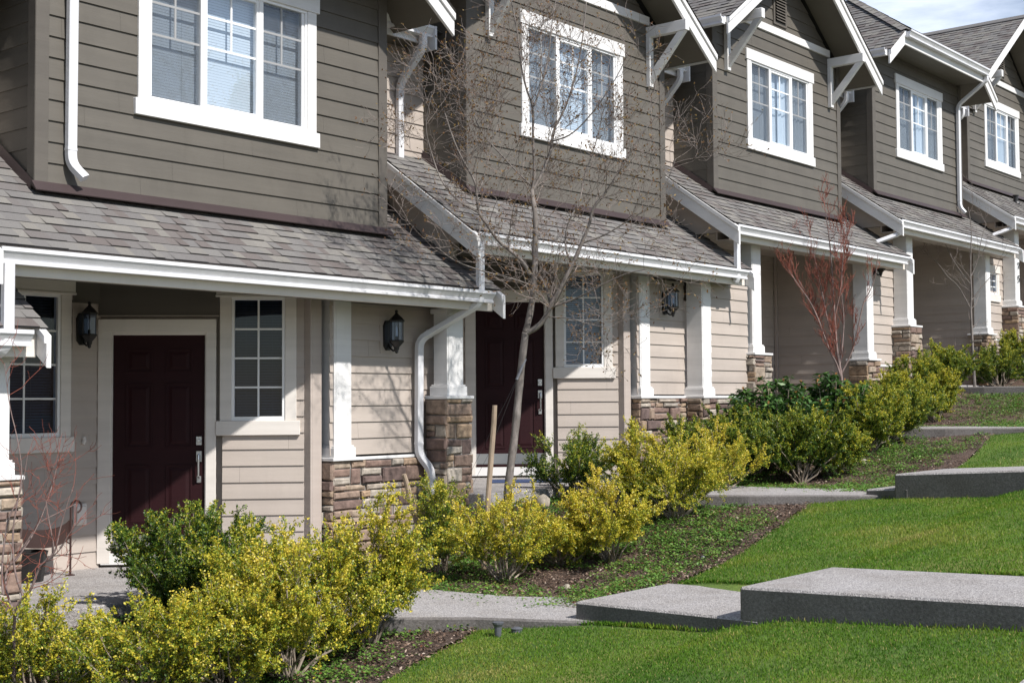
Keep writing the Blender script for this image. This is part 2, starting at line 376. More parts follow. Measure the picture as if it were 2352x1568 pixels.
def stones(mb, f, u0, u1, z0, z1, rng, wl=0., wr=0.):
    """irregular ledge stone facing on a frame; wl/wr let corner stones wrap past the edge"""
    z = z0
    while z < z1-.01:
        h = min(rng.choice((.06, .08, .10, .13, .16)), z1-z)
        if z1-z-h < .035: h = z1-z
        u = u0-wl
        while u < u1+wr-.005:
            ww = rng.uniform(.11, .40); ue = min(u+ww, u1+wr)
            if u1+wr-ue < .07: ue = u1+wr
            sub = [(z, z+h)]
            if h > .10 and rng.random() < (.6 if ue-u < .22 else .25): q = h*rng.uniform(.4, .6); sub = [(z, z+q), (z+q, z+h)]
            for a, b in sub:
                g = .006; d = rng.uniform(.024, .062); c = min(.014, (b-a)*.2); j = lambda: rng.uniform(-.006, .006)
                B = [(u+g+j(), a+g+j()), (ue-g+j(), a+g+j()), (ue-g+j(), b-g+j()), (u+g+j(), b-g+j())]
                T = [(B[0][0]+c, B[0][1]+c), (B[1][0]-c, B[1][1]+c), (B[2][0]-c, B[2][1]-c), (B[3][0]+c, B[3][1]-c)]
                i = len(mb.v); t = max(.001, rng.random())
                mb.v += [f(p, 0, q) for p, q in B]+[f(p, d*.7, q) for p, q in B]+[f(p, d+j()*.7, q) for p, q in T]
                mb.f.append((i+8, i+9, i+10, i+11)); mb.m.append(0); mb.t.append(t)
                for r in (0, 4):
                    for k in range(4):
                        mb.f.append((i+r+k, i+r+(k+1) % 4, i+r+4+(k+1) % 4, i+r+4+k)); mb.m.append(0); mb.t.append(t)
            u = ue
        z += h
    mb.fbox(f, u0, u1, -.02, .012, z0, z1, 1)

# ------------------------------------------------------------------ ground shape
PX, X0, HZ = 5.27, 5.885, .6
def itp(x, t): return float(np.interp(x, [a for a, b in t], [b for a, b in t]))
def ground(X, Y):
    Xc = min(X, 60.)
    u = Xc-9.15; k = math.floor(u/PX); f = u-PX*k
    zf = -1.45+.1138*u+itp(Y, [(-5, .33), (2.3, .33), (4.2, .20), (4.55, .13), (4.8, .06), (5.9, 0), (20, 0)])
    za = itp(f, [(0, -1.60), (.9, -1.52), (1.8, -1.32), (2.8, -1.14), (3.95, -1.045), (5.27, -1.0)])+HZ*k
    zh = itp(f, [(0, -1.60), (.95, -1.55), (1.35, -1.10), (2.8, -1.05), (3.95, -1.03), (5.27, -1.0)])+HZ*k
    p = min(max((Y-8.0)/1.1, 0), 1); zb = za*(1-p)+zh*p
    q = min(max((Y-5.6)/1.3, 0), 1); q = q*q*(3-2*q)
    return zf*(1-q)+zb*q
def lawn_edge(X):
    f = (X-9.15) % PX
    return itp(f, [(0, 5.95), (1, 6.1), (2.5, 6.28), (3.3, 6.5), (3.95, 6.8), (4.6, 6.2), (5.27, 5.95)])+.04*math.sin(X*2.3)
def sheet(name, xs, rows, zoff=0, mat='lawn', wob=0):
    vs = []; fs = []; nr = len(rows(xs[0]))
    for x in xs:
        for y in rows(x): vs.append((x, y, ground(x, y)+zoff+(wob*math.sin(x*3.1+y*2.7)*math.cos(x*1.7-y*3.9))))
    for i in range(len(xs)-1):
        for j in range(nr-1): fs.append((i*nr+j, (i+1)*nr+j, (i+1)*nr+j+1, i*nr+j+1))
    me = bpy.data.meshes.new(name); me.from_pydata(vs, [], fs); me.materials.append(M[mat]); me.polygons.foreach_set('use_smooth', [True]*len(fs)); me.update()
    o = bpy.data.objects.new(name, me); C.objects.link(o); return tag(o, kind='structure')
# terrain reaching the horizon, a little below everything else
vs = []; fs = []
tx = [-400, -60, -10, 0, 20, 40, 60, 400]; ty = [-400, -40, -8, 0, 12, 40, 400]
for x in tx:
    for y in ty: vs.append((x, y, -1.45+.1138*(min(max(x, -30), 60)-9.15)-1.1-(.0 if y < 12 else .3)))
for i in range(len(tx)-1):
    for j in range(len(ty)-1): q = i*len(ty)+j; fs.append((q, q+len(ty), q+len(ty)+1, q+1))
me = bpy.data.meshes.new('ground'); me.from_pydata(vs, [], fs); me.materials.append(M['soil'])
o = bpy.data.objects.new('ground', me); C.objects.link(o); tag(o, kind='structure')
XS = list(np.arange(-6, 46.01, .125))
sheet('lawn', XS, lambda x: [2.35+(lawn_edge(x)-2.35)*t for t in np.linspace(0, 1, 46)], -.004, 'lawn', .0)
sheet('planting_bed', XS, lambda x: [lawn_edge(x)+(11.9-lawn_edge(x))*t for t in np.linspace(0, 1, 40)], .004, 'soil', .018)
sheet('sidewalk', XS, lambda x: [.75, 1.2, 1.8, 2.345], .02, 'concrete')
sheet('kerb', XS, lambda x: [.60, .74], .015, 'concrete')
sheet('road', XS, lambda x: [-7., -4, -2, .59], -.14, 'asphalt')

# walkways with steps, one per house
def walkway(k):
    dx, dz = PX*k, HZ*k
    P = lambda x, y: (x+dx, y)
    def slab(mb, poly, ztop, thick=.45):
        n = len(poly); i = len(mb.v)
        zt = ztop if hasattr(ztop, '__len__') else [ztop]*n
        mb.v += [(*p, z+dz) for p, z in zip(poly, zt)]+[(*p, z+dz-thick) for p, z in zip(poly, zt)]
        mb.f.append(tuple(range(i, i+n))); mb.m.append(0); mb.t.append(0)
        for a in range(n):
            b = (a+1) % n; mb.f.append((i+a, i+n+a, i+n+b, i+b)); mb.m.append(1); mb.t.append(0)
    mb = MB()
    # (left edge x, right edge x) at each y
    if k == 1: ya, yb, za, zb_, zc = 6.16, 5.80, -1.52, -1.348, -1.20
    else: ya, yb, za, zb_, zc = 5.985, 4.555, -1.45, -1.217, -1.19
    low = -1.60
    ys = [ya-.2, 6.6, 7.1, 7.7, 8.34, 9.2]
    L = [7.90, 7.52, 7.13, 6.85, 6.65, 6.55]; Rr = [9.12, 8.80, 8.52, 8.44, 8.40, 8.40]
    poly = [P(x, y) for x, y in zip(Rr, ys)]+[P(x, y) for x, y in reversed(list(zip(L, ys)))]
    slab(mb, poly, -1.575)
    slab(mb, [P(7.81, yb-.15), P(9.15, yb-.15), P(9.17, ya), P(7.92, ya)], [za+.03, za+.03, za, za])
    slab(mb, [P(7.74, 2.33), P(9.05, 2.33), P(9.16, yb), P(7.82, yb)], [zc+.05, zc+.05, zb_, zb_])
    o = mb.build('walkway', ['concrete', 'concrete_edge'], bev=.016)
    tag(o, kind='structure')
for k in (-1, 0, 1, 2, 3, 4): walkway(k)

# ------------------------------------------------------------------ the townhouses
YB, YG, YA, YS = 9.89, 9.05, 9.65, 9.40
def zroof(Y): return 1.735+.70*(Y-9.89)
def window(f, root, off, u0, u1, z0, z1, style, zcap=None):
    """outer trim rectangle u0..u1, z0..z1 (sill bottom to head top)"""
    tm = 'white' if style == 'upper' else 'cream'
    t = MB()
    if style == 'upper': sw, sh, hh = .115, .145, .165
    else: sw, sh, hh = .11, .14, .13
    t.fbox(f, u0-.035, u1+.035, 0, .045, z0, z0+sh); t.fbox(f, u0-.035, u1+.035, 0, .042, z1-hh, z1)
    if style != 'upper': t.fbox(f, u0-.04, u1+.04, 0, .05, z1-hh-.022, z1-hh)
    a, b = z0+sh, z1-hh-(0 if style == 'upper' else .022)
    t.fbox(f, u0, u0+sw, 0, .032, a, b); t.fbox(f, u1-sw, u1, 0, .032, a, b)
    # reveal back to the glass and a dark room behind
    i0, i1, j0, j1 = u0+sw, u1-sw, a, b
    dp = -.30
    t.face([f(i0, dp, j0), f(i1, dp, j0), f(i1, dp, j1), f(i0, dp, j1)], 1)
    for p, q in (((i0, j0), (i1, j0)), ((i1, j0), (i1, j1)), ((i1, j1), (i0, j1)), ((i0, j1), (i0, j0))):
        t.face([f(p[0], 0, p[1]), f(q[0], 0, q[1]), f(q[0], dp, q[1]), f(p[0], dp, p[1])], 1)
    wdw = t.build('window', [tm, 'dark'], root, off, bev=.004)
    s = MB(); fw_ = .028
    s.fbox(f, i0, i1, -.05, .022, j0, j0+fw_+.012); s.fbox(f, i0, i1, -.05, .022, j1-fw_, j1)
    s.fbox(f, i0, i0+fw_, -.05, .022, j0+fw_+.012, j1-fw_); s.fbox(f, i1-fw_, i1, -.05, .022, j0+fw_+.012, j1-fw_)
    g0, g1, h0, h1 = i0+fw_, i1-fw_, j0+fw_+.012, j1-fw_
    mun = MB(); gl = MB(); sc = MB()
    if style == 'upper':
        W = g1-g0; m0, m1 = g0+W*.318, g0+W*.685
        s.fbox(f, m0-.038, m0+.012, -.05, .020, h0, h1); s.fbox(f, m1-.012, m1+.038, -.05, .020, h0, h1)
        s.fbox(f, m0+.012, m0+.040, -.04, .014, h0, h1); s.fbox(f, m1-.040, m1-.012, -.04, .014, h0, h1)
        s.fbox(f, m0+.040, m1-.040, -.04, .014, h0, h0+.03); s.fbox(f, m0+.040, m1-.040, -.04, .014, h1-.03, h1)
        s.fbox(f, g1-.035, g1, -.05, .01, h0, h1)
        H = h1-h0
        for p, q in ((g0, m0-.038), (m0+.04, m1-.04), (m1+.038, g1-.035)):
            c = (p+q)/2; zz = h0+H*.50
            mun.fbox(f, c-.010, c+.010, -.011, -.003, zz, h1)
            for zz in (h0+H*.50, h0+H*.755): mun.fbox(f, p, q, -.0115, -.0035, zz-.010, zz+.010)
            gl.face([f(p, -.012, h0), f(q, -.012, h0), f(q, -.012, h1), f(p, -.012, h1)])
        for p, q in ((g0, m0-.038), (m1+.038, g1-.035)):
            sc.cut(); sc.face([f(p, .003, h0), f(q, .003, h0), f(q, .003, h1), f(p, .003, h1)])
        bm_ = 'blind'
    else:
        nc, nr = (2, 4) if style[:4] == 'side' else (3, 4) if style == 'porch' else (2, 3)
        for i in range(1, nc): c = g0+(g1-g0)*i/nc; mun.fbox(f, c-.009, c+.009, -.02, -.008, h0, h1)
        for i in range(1, nr): z = h0+(h1-h0)*i/nr; mun.fbox(f, g0, g1, -.021, -.009, z-.009, z+.009)
        gl.face([f(g0, -.012, h0), f(g1, -.012, h0), f(g1, -.012, h1), f(g0, -.012, h1)])
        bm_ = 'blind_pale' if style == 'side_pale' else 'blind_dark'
    s.build('sash', 'vinyl', wdw, (0, 0, 0), bev=.003)
    mun.build('muntin', 'vinyl', wdw); gl.build('pane', 'glass' if style == 'upper' else 'glass_low', wdw)
    if sc.f: sc.build('insect_screen', 'screen', wdw)
    bl = MB(); z = h0+.01
    sr = .0262 if style == 'upper' else .019
    while z < h1:
        bl.face([f(g0, -.085, z), f(g1, -.085, z), f(g1, -.088, z+sr), f(g0, -.088, z+sr)]); z += .0265
    for cfrac in (.22, .78): c = g0+(g1-g0)*cfrac; bl.fbox(f, c-.002, c+.002, -.083, -.081, h0, h1)
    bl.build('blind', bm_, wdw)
    if style == 'upper' and abs(zcap or 0) > 1:
        cu = MB(); n_ = 60; ua = g0+(g1-g0)*(.50 if zcap > 0 else .36); ub = g1 if zcap > 0 else g0+(g1-g0)*.70
        wv = lambda t: -.062+.014*math.sin(t*47+zcap)+.006*math.sin(t*101)
        for i in range(n_):
            a, b = i/n_, (i+1)/n_; cu.face([f(ua+(ub-ua)*a, wv(a), h0), f(ua+(ub-ua)*b, wv(b), h0), f(ua+(ub-ua)*b, wv(b), h1), f(ua+(ub-ua)*a, wv(a), h1)])
        cu.build('curtain', 'blind', wdw)
    for ch in wdw.children:      # children were built in house coordinates: undo the offset of the parent
        ch.data.transform(Matrix.Translation((-off[0], -off[1], -off[2])))
    return wdw
def lantern(f, u, z, root, off):
    m = MB()
    c = f(u, 0, z)
    # back plate, shaped
    pl = [(-.05, -.13), (-.02, -.17), (.02, -.17), (.05, -.13), (.055, .08), (.03, .13), (-.03, .13), (-.055, .08)]
    m.prism([f(u+a, .012, z+b) for a, b in pl], Vector(f(0, .035, 0))-Vector(f(0, 0, 0)))
    L = Vector(f(u, .16, z))
    m.tube([f(u, .04, z-.10), f(u, .07, z-.15), f(u, .11, z-.175), f(u, .16, z-.17)], [.012, .011, .011, .012], 6)
    m.lathe(L, [(.004, -.205), (.018, -.195), (.018, -.175), (.026, -.165), (.03, -.14), (.075, -.09), (.078, -.075), (.072, -.07)], 6)
    m.lathe(L, [(.082, .115), (.084, .128), (.055, .16), (.022, .19), (.012, .205), (.018, .215), (.014, .232), (.003, .236)], 6)
    for j in range(6):
        a = 2*math.pi*j/6; p = L+Vector((math.cos(a)*.068, math.sin(a)*.068, 0))
        m.tube([p+Vector((0, 0, -.075)), p+Vector((0, 0, .12))], .004, 4)
    m.lathe(L, [(.018, -.07), (.018, -.03), (.006, -.03)], 6)
    o = m.build('wall_lantern', 'iron', root, off)
    g = MB(); g.lathe(L, [(.062, -.07), (.062, .115)], 6)
    go = g.build('glass_shade', 'glass_low', o); go.data.transform(Matrix.Translation((-off[0], -off[1], -off[2])))
    bl = MB(); bl.lathe(L, [(.010, -.03), (.011, .02), (.008, .06), (.002, .075)], 6)
    bo = bl.build('bulb', 'vinyl', o); bo.data.transform(Matrix.Translation((-off[0], -off[1], -off[2])))
    b = MB(); b.fbox(f, u-.09, u+.09, .004, .02, z-.20, z+.17)
    b.build('lantern_block', 'tan', root, off)
    return o
def gutter_poly(x, yf, zt):
    d = .12
    return [(x, yf, zt), (x, yf, zt-.030), (x, yf+.010, zt-.038), (x, yf+.046, zt-.090), (x, yf+.030, zt-.098), (x, yf+.032, zt-.12), (x, yf+d, zt-.12), (x, yf+d, zt-.01), (x, yf+.1, zt-.01), (x, yf+.1, zt-.03), (x, yf+.014, zt-.03), (x, yf+.014, zt)]
def downspout(pts, root, off, side=(1, 0, 0), wx=.042, wy=.032, flutes=True):
    # round the corners
    q = [Vector(pts[0])]
    for i in range(1, len(pts)-1):
        a, b, c = Vector(pts[i-1]), Vector(pts[i]), Vector(pts[i+1])
        r = min(.09, (a-b).length*.45, (c-b).length*.45); p = b+(a-b).normalized()*r; e = b+(c-b).normalized()*r
        for t in (0, .25, .5, .75, 1): q.append(p*(1-t)**2+b*2*t*(1-t)+e*t*t)
    q.append(Vector(pts[-1]))
    m = MB(); m.rtube(q, wx, wy, side)
    # joint collars
    for i in range(1, len(pts)-1):
        a, b = Vector(pts[i-1]), Vector(pts[i]); d = (a-b)
        if d.length > .35: e = b+d.normalized()*.11; m.rtube([e, e+d.normalized()*.02], wx*1.07, wy*1.09, side)
    return m.build('downspout', 'metal_white', root, off)
def column(x0, x1, y0, y1, zb, zt, root, off):
    """square post with plinth and capital; x0..,y0.. are the plinth footprint, its back may sit in a wall"""
    m = MB(); e = .03
    m.box(x0, x1, y0, y1, zb, zb+.095)
    m.box(x0+.012, x1-.012, y0+.012, y1-.012, zb+.095, zb+.115)
    m.box(x0+e, x1-e, y0+e, y1-e, zb+.115, zt-.05)
    m.box(x0+e+.02, x1-e-.02, y0+e-.006, y0+e, zb+.115, zt-.05)
    m.box(x0+.005, x1-.005, y0+.005, y1-.005, zt-.05, zt)
    return m.build('column', 'white', root, off, bev=.005)
def pillar(x0, x1, y0, y1, zt, zb, root, off, rng, cap=True):
    m = MB()
    m.box(x0+.05, x1-.05, y0+.05, y1-.04, zb, zt, 1)
    for f, ww in ((F((x0+.045, y0+.045), (1, 0)), x1-x0-.09), (F((x0+.045, y1-.045), (0, -1)), y1-y0-.09), (F((x1-.045, y0+.045), (0, 1)), y1-y0-.09)):
        stones(m, f, 0, ww, zb, zt, rng, .03, .03)
    o = m.build('stone_pier', ['stone', 'mortar'], root, off)
    c = MB(); c.box(x0, x1, y0, y1, zt+.002, zt+.035); c.build('pier_cap', 'white', root, off, bev=.005)
    return o

def townhouse(k, label):
    rng = random.Random(100+k)
    typ = 'A' if k <= 1 else 'B'
    hip = k in (0, 3)
    bx, by = (.17, .42) if k == 4 else (0, 0)          # the last bay stands a little further back
    org = (X0+PX*k, YA, HZ*k-1.55)
    root = thing('townhouse', org, label, 'house', 'terraced townhouses up the hill')
    off = (0, YA, -1.55)
    yb = YB+by; bw = 3.98; xa, xb = bx, bx+bw; xc = bx+1.99; yr = 10.554+by
    fB = F((xa, yb), (1, 0)); fL = F((xa, yr+.3), (0, -1)); fR = F((xb, yb), (0, 1))
    zeave, sl_, half, yrk = 4.08, .715, 2.47, yb-.56
    zap = zeave+sl_*half
    wu0, wu1, wz0, wz1 = .955, 3.015, 2.515, 4.015
    zb0 = 1.81+(.70*by)
    # --- bay
    m = MB()
    zt = zap-.25 if not hip else 4.9
    under = lambda z: (max(0, 1.99-(zap-.2-z)/sl_), min(bw, 1.99+(zap-.2-z)/sl_))
    siding(m, fB, .09, bw-.09, zb0, zt, .175, [(wu0+.1, wu1-.1, wz0+.1, wz1-.1)], ulim=under)
    siding(m, fL, 0, yr+.3-yb-.0, 1.55, 4.35, .175, anchor=zb0-.06, lap=.007)
    siding(m, fR, .0, yr+.3-yb, 1.55, 4.35, .175, anchor=zb0)
    m.build('bay_wall', 'olive', root, off)
    m = MB(); top = 4.4
    m.box(xa-.022, xa+.10, yb-.024, yb+.002, zb0-.03, top); m.box(xa-.024, xa-.0, yb-.02, yb+.09, zb0-.03, top)
    m.cut(); m.box(xb-.10, xb+.022, yb-.024, yb+.002, zb0-.03, top); m.box(xb, xb+.024, yb-.02, yb+.09, zb0-.03, top)
    m.build('corner_board', 'olive_trim', root, off, bev=.003)
    # --- flashing at the foot of the bay
    m = MB()
    m.prism([(xa-.05, yb-.03, zb0+.01), (xa-.05, yb-.10, zb0-.070), (xa-.05, yb-.095, zb0-.078), (xa-.05, yb, zb0-.01)], (bw+.10, 0, 0))
    m.prism([(xb, yr+.02, zroof(yr)+.085), (xb, yr-.10, zroof(yr-.1)+.012), (xb, yr+.02, zroof(yr)-.01)], (PX-bw, 0, 0))
    for xx, s_ in ((xa, -1),):
        m.face([(xx-.03, yb, zroof(yb)+.10), (xx-.03, yr, zroof(yr)+.10), (xx-.04, yr, zroof(yr)+.0), (xx-.04, yb, zroof(yb)+.0)])
    m.build('flashing', 'flash', root, off)
    window(fB, root, off, wu0, wu1, wz0, wz1, 'upper', {2: 2, 3: 3, 4: -4}.get(k, 0))
    # --- recess wall beside the bay
    fr_ = F((xb, yr), (1, 0)); m = MB()
    siding(m, fr_, 0, PX-bw+.2, 1.5, 4.35, .16, anchor=2.06)
    m.build('recess_wall', 'tan', root, off)
    # --- main roof and gable
    m = MB(); mt = MB()
    ext = lambda y0_, y1_: (lambda t: (0, y1_-y0_))
    YBK = 14.6
    if not hip:
        Ls = half/math.cos(math.atan(sl_)); cs, sn = math.cos(math.atan(sl_)), math.sin(math.atan(sl_))
        shingles(m, (xc-half, YBK, zeave), (0, -1, 0), (cs, 0, sn), Ls, ext(yrk-.03, YBK), rng)
        shingles(m, (xc+half, yrk-.03, zeave), (0, 1, 0), (-cs, 0, sn), Ls, ext(yrk-.03, YBK), rng)
        for s_ in (-1, 1):
            m.hexa([(xc-.0, yrk-.04, zap+.02), (xc+s_*.14, yrk-.04, zap+.02-.14*sl_), (xc+s_*.14, YBK, zap+.02-.14*sl_), (xc, YBK, zap+.02), (xc, yrk-.04, zap+.035), (xc+s_*.14, yrk-.04, zap+.035-.14*sl_), (xc+s_*.14, YBK, zap+.035-.14*sl_), (xc, YBK, zap+.035)], 0, .45)
        # bargeboards, with an upper strip
        for s_ in (-1, 1):
            mt.cut()
            for (dt, db, y0_, y1_) in ((-.012, -.25, yrk, yrk+.035), (-.012, -.085, yrk-.022, yrk)):
                p = [(xc+s_*half, y0_, zeave+dt), (xc+s_*half, y0_, zeave+db), (xc, y0_, zap+db), (xc, y0_, zap+dt)]
                mt.prism(p, (0, y1_-y0_, 0))
        mt.build('bargeboard', 'white', root, off, bev=.004)
        # soffits under the overhangs
        ms = MB()
        for s_ in (-1, 1):
            ms.face([(xc+s_*half, yrk+.03, zeave-.06), (xc, yrk+.03, zap-.06), (xc, yb, zap-.06), (xc+s_*half, yb, zeave-.06)])
            ms.face([(xc+s_*half, yb, zeave-.06), (xc+s_*(bw/2-.02), yb, zeave-.06+(half-bw/2+.02)*sl_), (xc+s_*(bw/2-.02), YBK, zeave-.06+(half-bw/2+.02)*sl_), (xc+s_*half, YBK, zeave-.06)])
        ms.build('soffit', 'soffit', root, off)
        # side fascias and the gutters along them
        me_ = MB()
        for s_ in (-1, 1): me_.cut(); me_.box(xc+s_*half-(.0 if s_ > 0 else .02), xc+s_*half+(.02 if s_ > 0 else .0), yrk+.036, YBK, zeave-.085, zeave-.008)
        me_.build('fascia', 'white', root, off)
        mg = MB()
        gp = [(-y_, z_) for _, y_, z_ in gutter_poly(0, 0, 0)]
        mg.prism([(xc-half-.02-.12-p, yrk+.04, zeave+.005+q) for p, q in gp], (0, 2.4, 0))
        mg.build('gutter', 'metal_white', root, off)
        # frieze board, vent and brackets
        fb = MB(); fb.fbox(fB, .36+.12, 3.64, .0, .035, 4.39, 4.505); fb.build('frieze_board', 'white', root, off, bev=.004)
        v = MB(); v.fbox(fB, 1.78, 2.20, .0, .03, 4.56, 5.12, 0); v.fbox(fB, 1.83, 2.15, .0, .031, 4.61, 5.06, 1)
        z = 4.62
        while z < 5.04: v.hexa([fB(1.83, .06, z), fB(2.15, .06, z), fB(2.15, .03, z+.035), fB(1.83, .03, z+.035), fB(1.83, .06, z+.006), fB(2.15, .06, z+.006), fB(2.15, .03, z+.041), fB(1.83, .03, z+.041)], 0); z += .045
        v.build('gable_vent', ['olive_trim', 'dark'], root, off)
        for u in (.36, 3.62):
            b = MB()
            b.fbox(fB, u-.045, u+.045, .012, .075, 3.56, 4.22)
            b.fbox(fB, u-.045, u+.045, .012, .635, 4.22, 4.36)
            b.prism([fB(u-.032, .075, 3.60), fB(u-.032, .075, 3.76), fB(u-.032, .50, 4.22), fB(u-.032, .62, 4.22)], Vector(fB(.064, 0, 0))-Vector(fB(0, 0, 0)))
            b.build('gable_bracket', 'white', root, off, bev=.004)
    else:
        # clipped front: eave gutter between two short rakes, hip behind
        cs, sn = math.cos(math.atan(sl_)), math.sin(math.atan(sl_)); he = 1.86; ze = zeave+sl_*(half-he); ye = yrk-.03
        Ls = half/cs
        def exl(t):
            x = -half+t*cs; y = ye if x < -he else ye+(x+he)
            return (0, YBK-y)
        shingles(m, (xc-half, YBK, zeave), (0, -1, 0), (cs, 0, sn), Ls, exl, rng)
        def exr(t):
            x = -half+t*cs; y = 0 if x < -he else (x+he)
            return (y, YBK-ye)
        shingles(m, (xc+half, ye, zeave), (0, 1, 0), (-cs, 0, sn), Ls, exr, rng)
        shingles(m, (xc-he, ye, ze), (1, 0, 0), (0, cs, sn), he/cs, lambda t: (t*cs, 2*he-t*cs), rng)
        # hip caps
        for s_ in (-1, 1):
            n_ = 12
            for i in range(n_):
                a = i/n_; b = (i+1)/n_+.03
                p = lambda q, o_: (xc+s_*(he*(1-q))+o_[0], ye+he*q+o_[1], ze+he*sl_*q+.02+o_[2])
                m.face([p(a, (s_*.10, .05, -.035)), p(a, (0, 0, .012)), p(b, (0, 0, .0)), p(b, (s_*.10, .05, -.045))], 0, rng.uniform(.1, .9))
                m.face([p(a, (-s_*.05, -.10, -.035)), p(a, (0, 0, .012)), p(b, (0, 0, .0)), p(b, (-s_*.05, -.10, -.045))], 0, rng.uniform(.1, .9))
        for s_ in (-1, 1):
            mt.cut()
            for (dt, db, y0_, y1_) in ((-.012, -.25, yrk, yrk+.035), (-.012, -.085, yrk-.022, yrk)):
                p = [(xc+s_*half, y0_, zeave+dt), (xc+s_*half, y0_, zeave+db), (xc+s_*he, y0_, ze+db), (xc+s_*he, y0_, ze+dt)]
                mt.prism(p, (0, y1_-y0_, 0))
        mt.cut(); mt.box(xc-he, xc+he, yrk+.002, yrk+.032, ze-.24, ze-.02)
        mt.build('bargeboard', 'white', root, off, bev=.004)
        mg = MB(); mg.prism(gutter_poly(xc-he+.01, yrk-.12, ze+.005), (2*he-.02, 0, 0))
        gp = [(-y_, z_) for _, y_, z_ in gutter_poly(0, 0, 0)]
        mg.cut(); mg.prism([(xc-half-.02-.12-p, yrk+.04, zeave+.005+q) for p, q in gp], (0, 2.4, 0))
        mg.build('gutter', 'metal_white', root, off)
        ms = MB()
        ms.box(xc-he, xc+he, yrk+.033, yb, ze-.20, ze-.19)
        for s_ in (-1, 1):
            ms.face([(xc+s_*half, yrk+.03, zeave-.06), (xc+s_*he, yrk+.03, ze-.06), (xc+s_*he, yb, ze-.06), (xc+s_*half, yb, zeave-.06)])
            ms.face([(xc+s_*half, yb, zeave-.06), (xc+s_*(bw/2-.02), yb, zeave-.06+(half-bw/2+.02)*sl_), (xc+s_*(bw/2-.02), YBK, zeave-.06+(half-bw/2+.02)*sl_), (xc+s_*half, YBK, zeave-.06)])
        ms.build('soffit', 'soffit', root, off)
        if k == 3: downspout([(xc+he-.05, yrk-.05, ze-.12), (xc+he-.05, yrk-.05, ze-.20), (3.73, yb-.07, 3.90), (3.73, yb-.06, 1.93), (3.75, yb-.16, 1.80)], root, off)
    # recess eave between the bays
    zr_ = 4.19
    rec0, rec1 = xb, xb+1.0
    shingles(m, (rec0-.3, 10.24+by, zr_), (1, 0, 0), (0, .819, .573), 3.6, lambda t: (0, PX-bw+.9), rng)
    m.build('upper_roof', ['shingle', 'roofdeck'], root, off)
    mg = MB(); mg.prism(gutter_poly(rec0-.1, 10.10+by, zr_), (rec1-rec0+.1, 0, 0))
    mg.box(rec0-.2, rec1+.02, 10.222+by, 10.25+by, zr_-.19, zr_-.015)
    mg.box(rec1+.0, rec1+.03, 10.09+by, 10.5, zr_-.26, zr_-.0)
    mg.build('recess_gutter', 'metal_white', root, off)
    mq = MB(); mq.face([(xb, 10.25+by, zr_-.17), (xb+1.3, 10.25+by, zr_-.17), (xb+1.3, yr, zr_-.17), (xb, yr, zr_-.17)]); mq.build('recess_soffit', 'soffit', root, off)
    xd = xb+.88
    downspout([(xd, 10.16+by, zr_-.11), (xd, 10.16+by, zr_-.25), (xb+.86, yr-.05, zr_-.62), (xb+.86, yr-.05, 2.50), (xb+.90, yr-.18, 2.32)], root, off)
    if k == 0: downspout([(xc-he+.05, yrk-.05, ze-.12), (xc-he+.05, yrk-.05, ze-.2), (.285, yb-.07, 3.9), (.285, yb-.06, 1.99), (.36, yb-.15, 1.87)], root, off)
    if k == 4:
        v = MB(); v.lathe((2.1, yb-.30, zroof(yb-.3)-.02), [(.09, 0), (.07, .05), (.05, .06), (.05, .16), (.065, .17), (.065, .19)], 10); v.build('roof_vent', 'iron', root, off)
    # --- porch roof
    xl, xr = -.775, 4.885
    cs, sn = .8192, .5735
    ye = YG+.045
    m = MB()
    Lp = (yr-ye)/cs
    shingles(m, (xl-.03, ye, zroof(ye)), (1, 0, 0), (0, cs, sn), Lp, lambda t: (0, xr-xl+.06), rng)
    m.build('porch_roof', ['shingle', 'roofdeck'], root, off)
    m = MB()
    for x in (xl, xr):
        m.cut()
        for (dt, db, x0_, x1_) in ((-.012, -.255, x-.02, x+.02), (-.012, -.075, x-.04, x-.02)):
            y0_ = YG-.02; m.prism([(x0_, y0_, zroof(y0_)+dt), (x0_, y0_, zroof(y0_)+db), (x0_, yr, zroof(yr)+db), (x0_, yr, zroof(yr)+dt)], (x1_-x0_, 0, 0))
    m.build('porch_bargeboard', 'white', root, off, bev=.004)
    zg = 1.16
    m = MB(); m.prism(gutter_poly(xl+.02, YG, zg), (xr-xl-.13, 0, 0)); m.build('porch_gutter', 'metal_white', root, off, bev=0)
    m = MB(); m.box(xl+.02, xr-.02, YG+.122, YG+.16, .962, 1.19); m.build('porch_fascia', 'cream', root, off, bev=.004)
    zc = 1.25
    m = MB()
    m.box(xl+.21, xr-.03, YG+.16, YG+.45, .985, 1.0)                     # soffit strip and beam
    m.box(xl+.21, xr-.03, YG+.45, YG+.47, 1.0, zc)
    x = 0; yy = YG+.47
    while yy < 11.4: m.box(xl+.22, xr-.03, yy, yy+.085, zc, zc+.012); m.box(xl+.22, xr-.03, yy+.085, yy+.1, zc+.006, zc+.014); yy += .1
    m.build('porch_ceiling', 'tan' if typ == 'B' else 'soffit', root, off)
    # side wall under the left bargeboard
    fS = F((xl+.2, 10.56), (0, -1)); m = MB()
    yw = 9.98 if typ == 'B' else 9.62; m.prism([(xl+.2, yw, .2), (xl+.2, 10.56, .2), (xl+.2, 10.56, zroof(10.56)-.02), (xl+.2, yw, zroof(yw)-.02)], (.1, 0, 0))
    m.prism([(xl+.2, 9.32, 1.10), (xl+.2, yw, 1.10), (xl+.2, yw, zroof(yw)-.02), (xl+.2, 9.32, zroof(9.32)-.02)], (.1, 0, 0))
    m.build('porch_side_wall', 'tan', root, off)
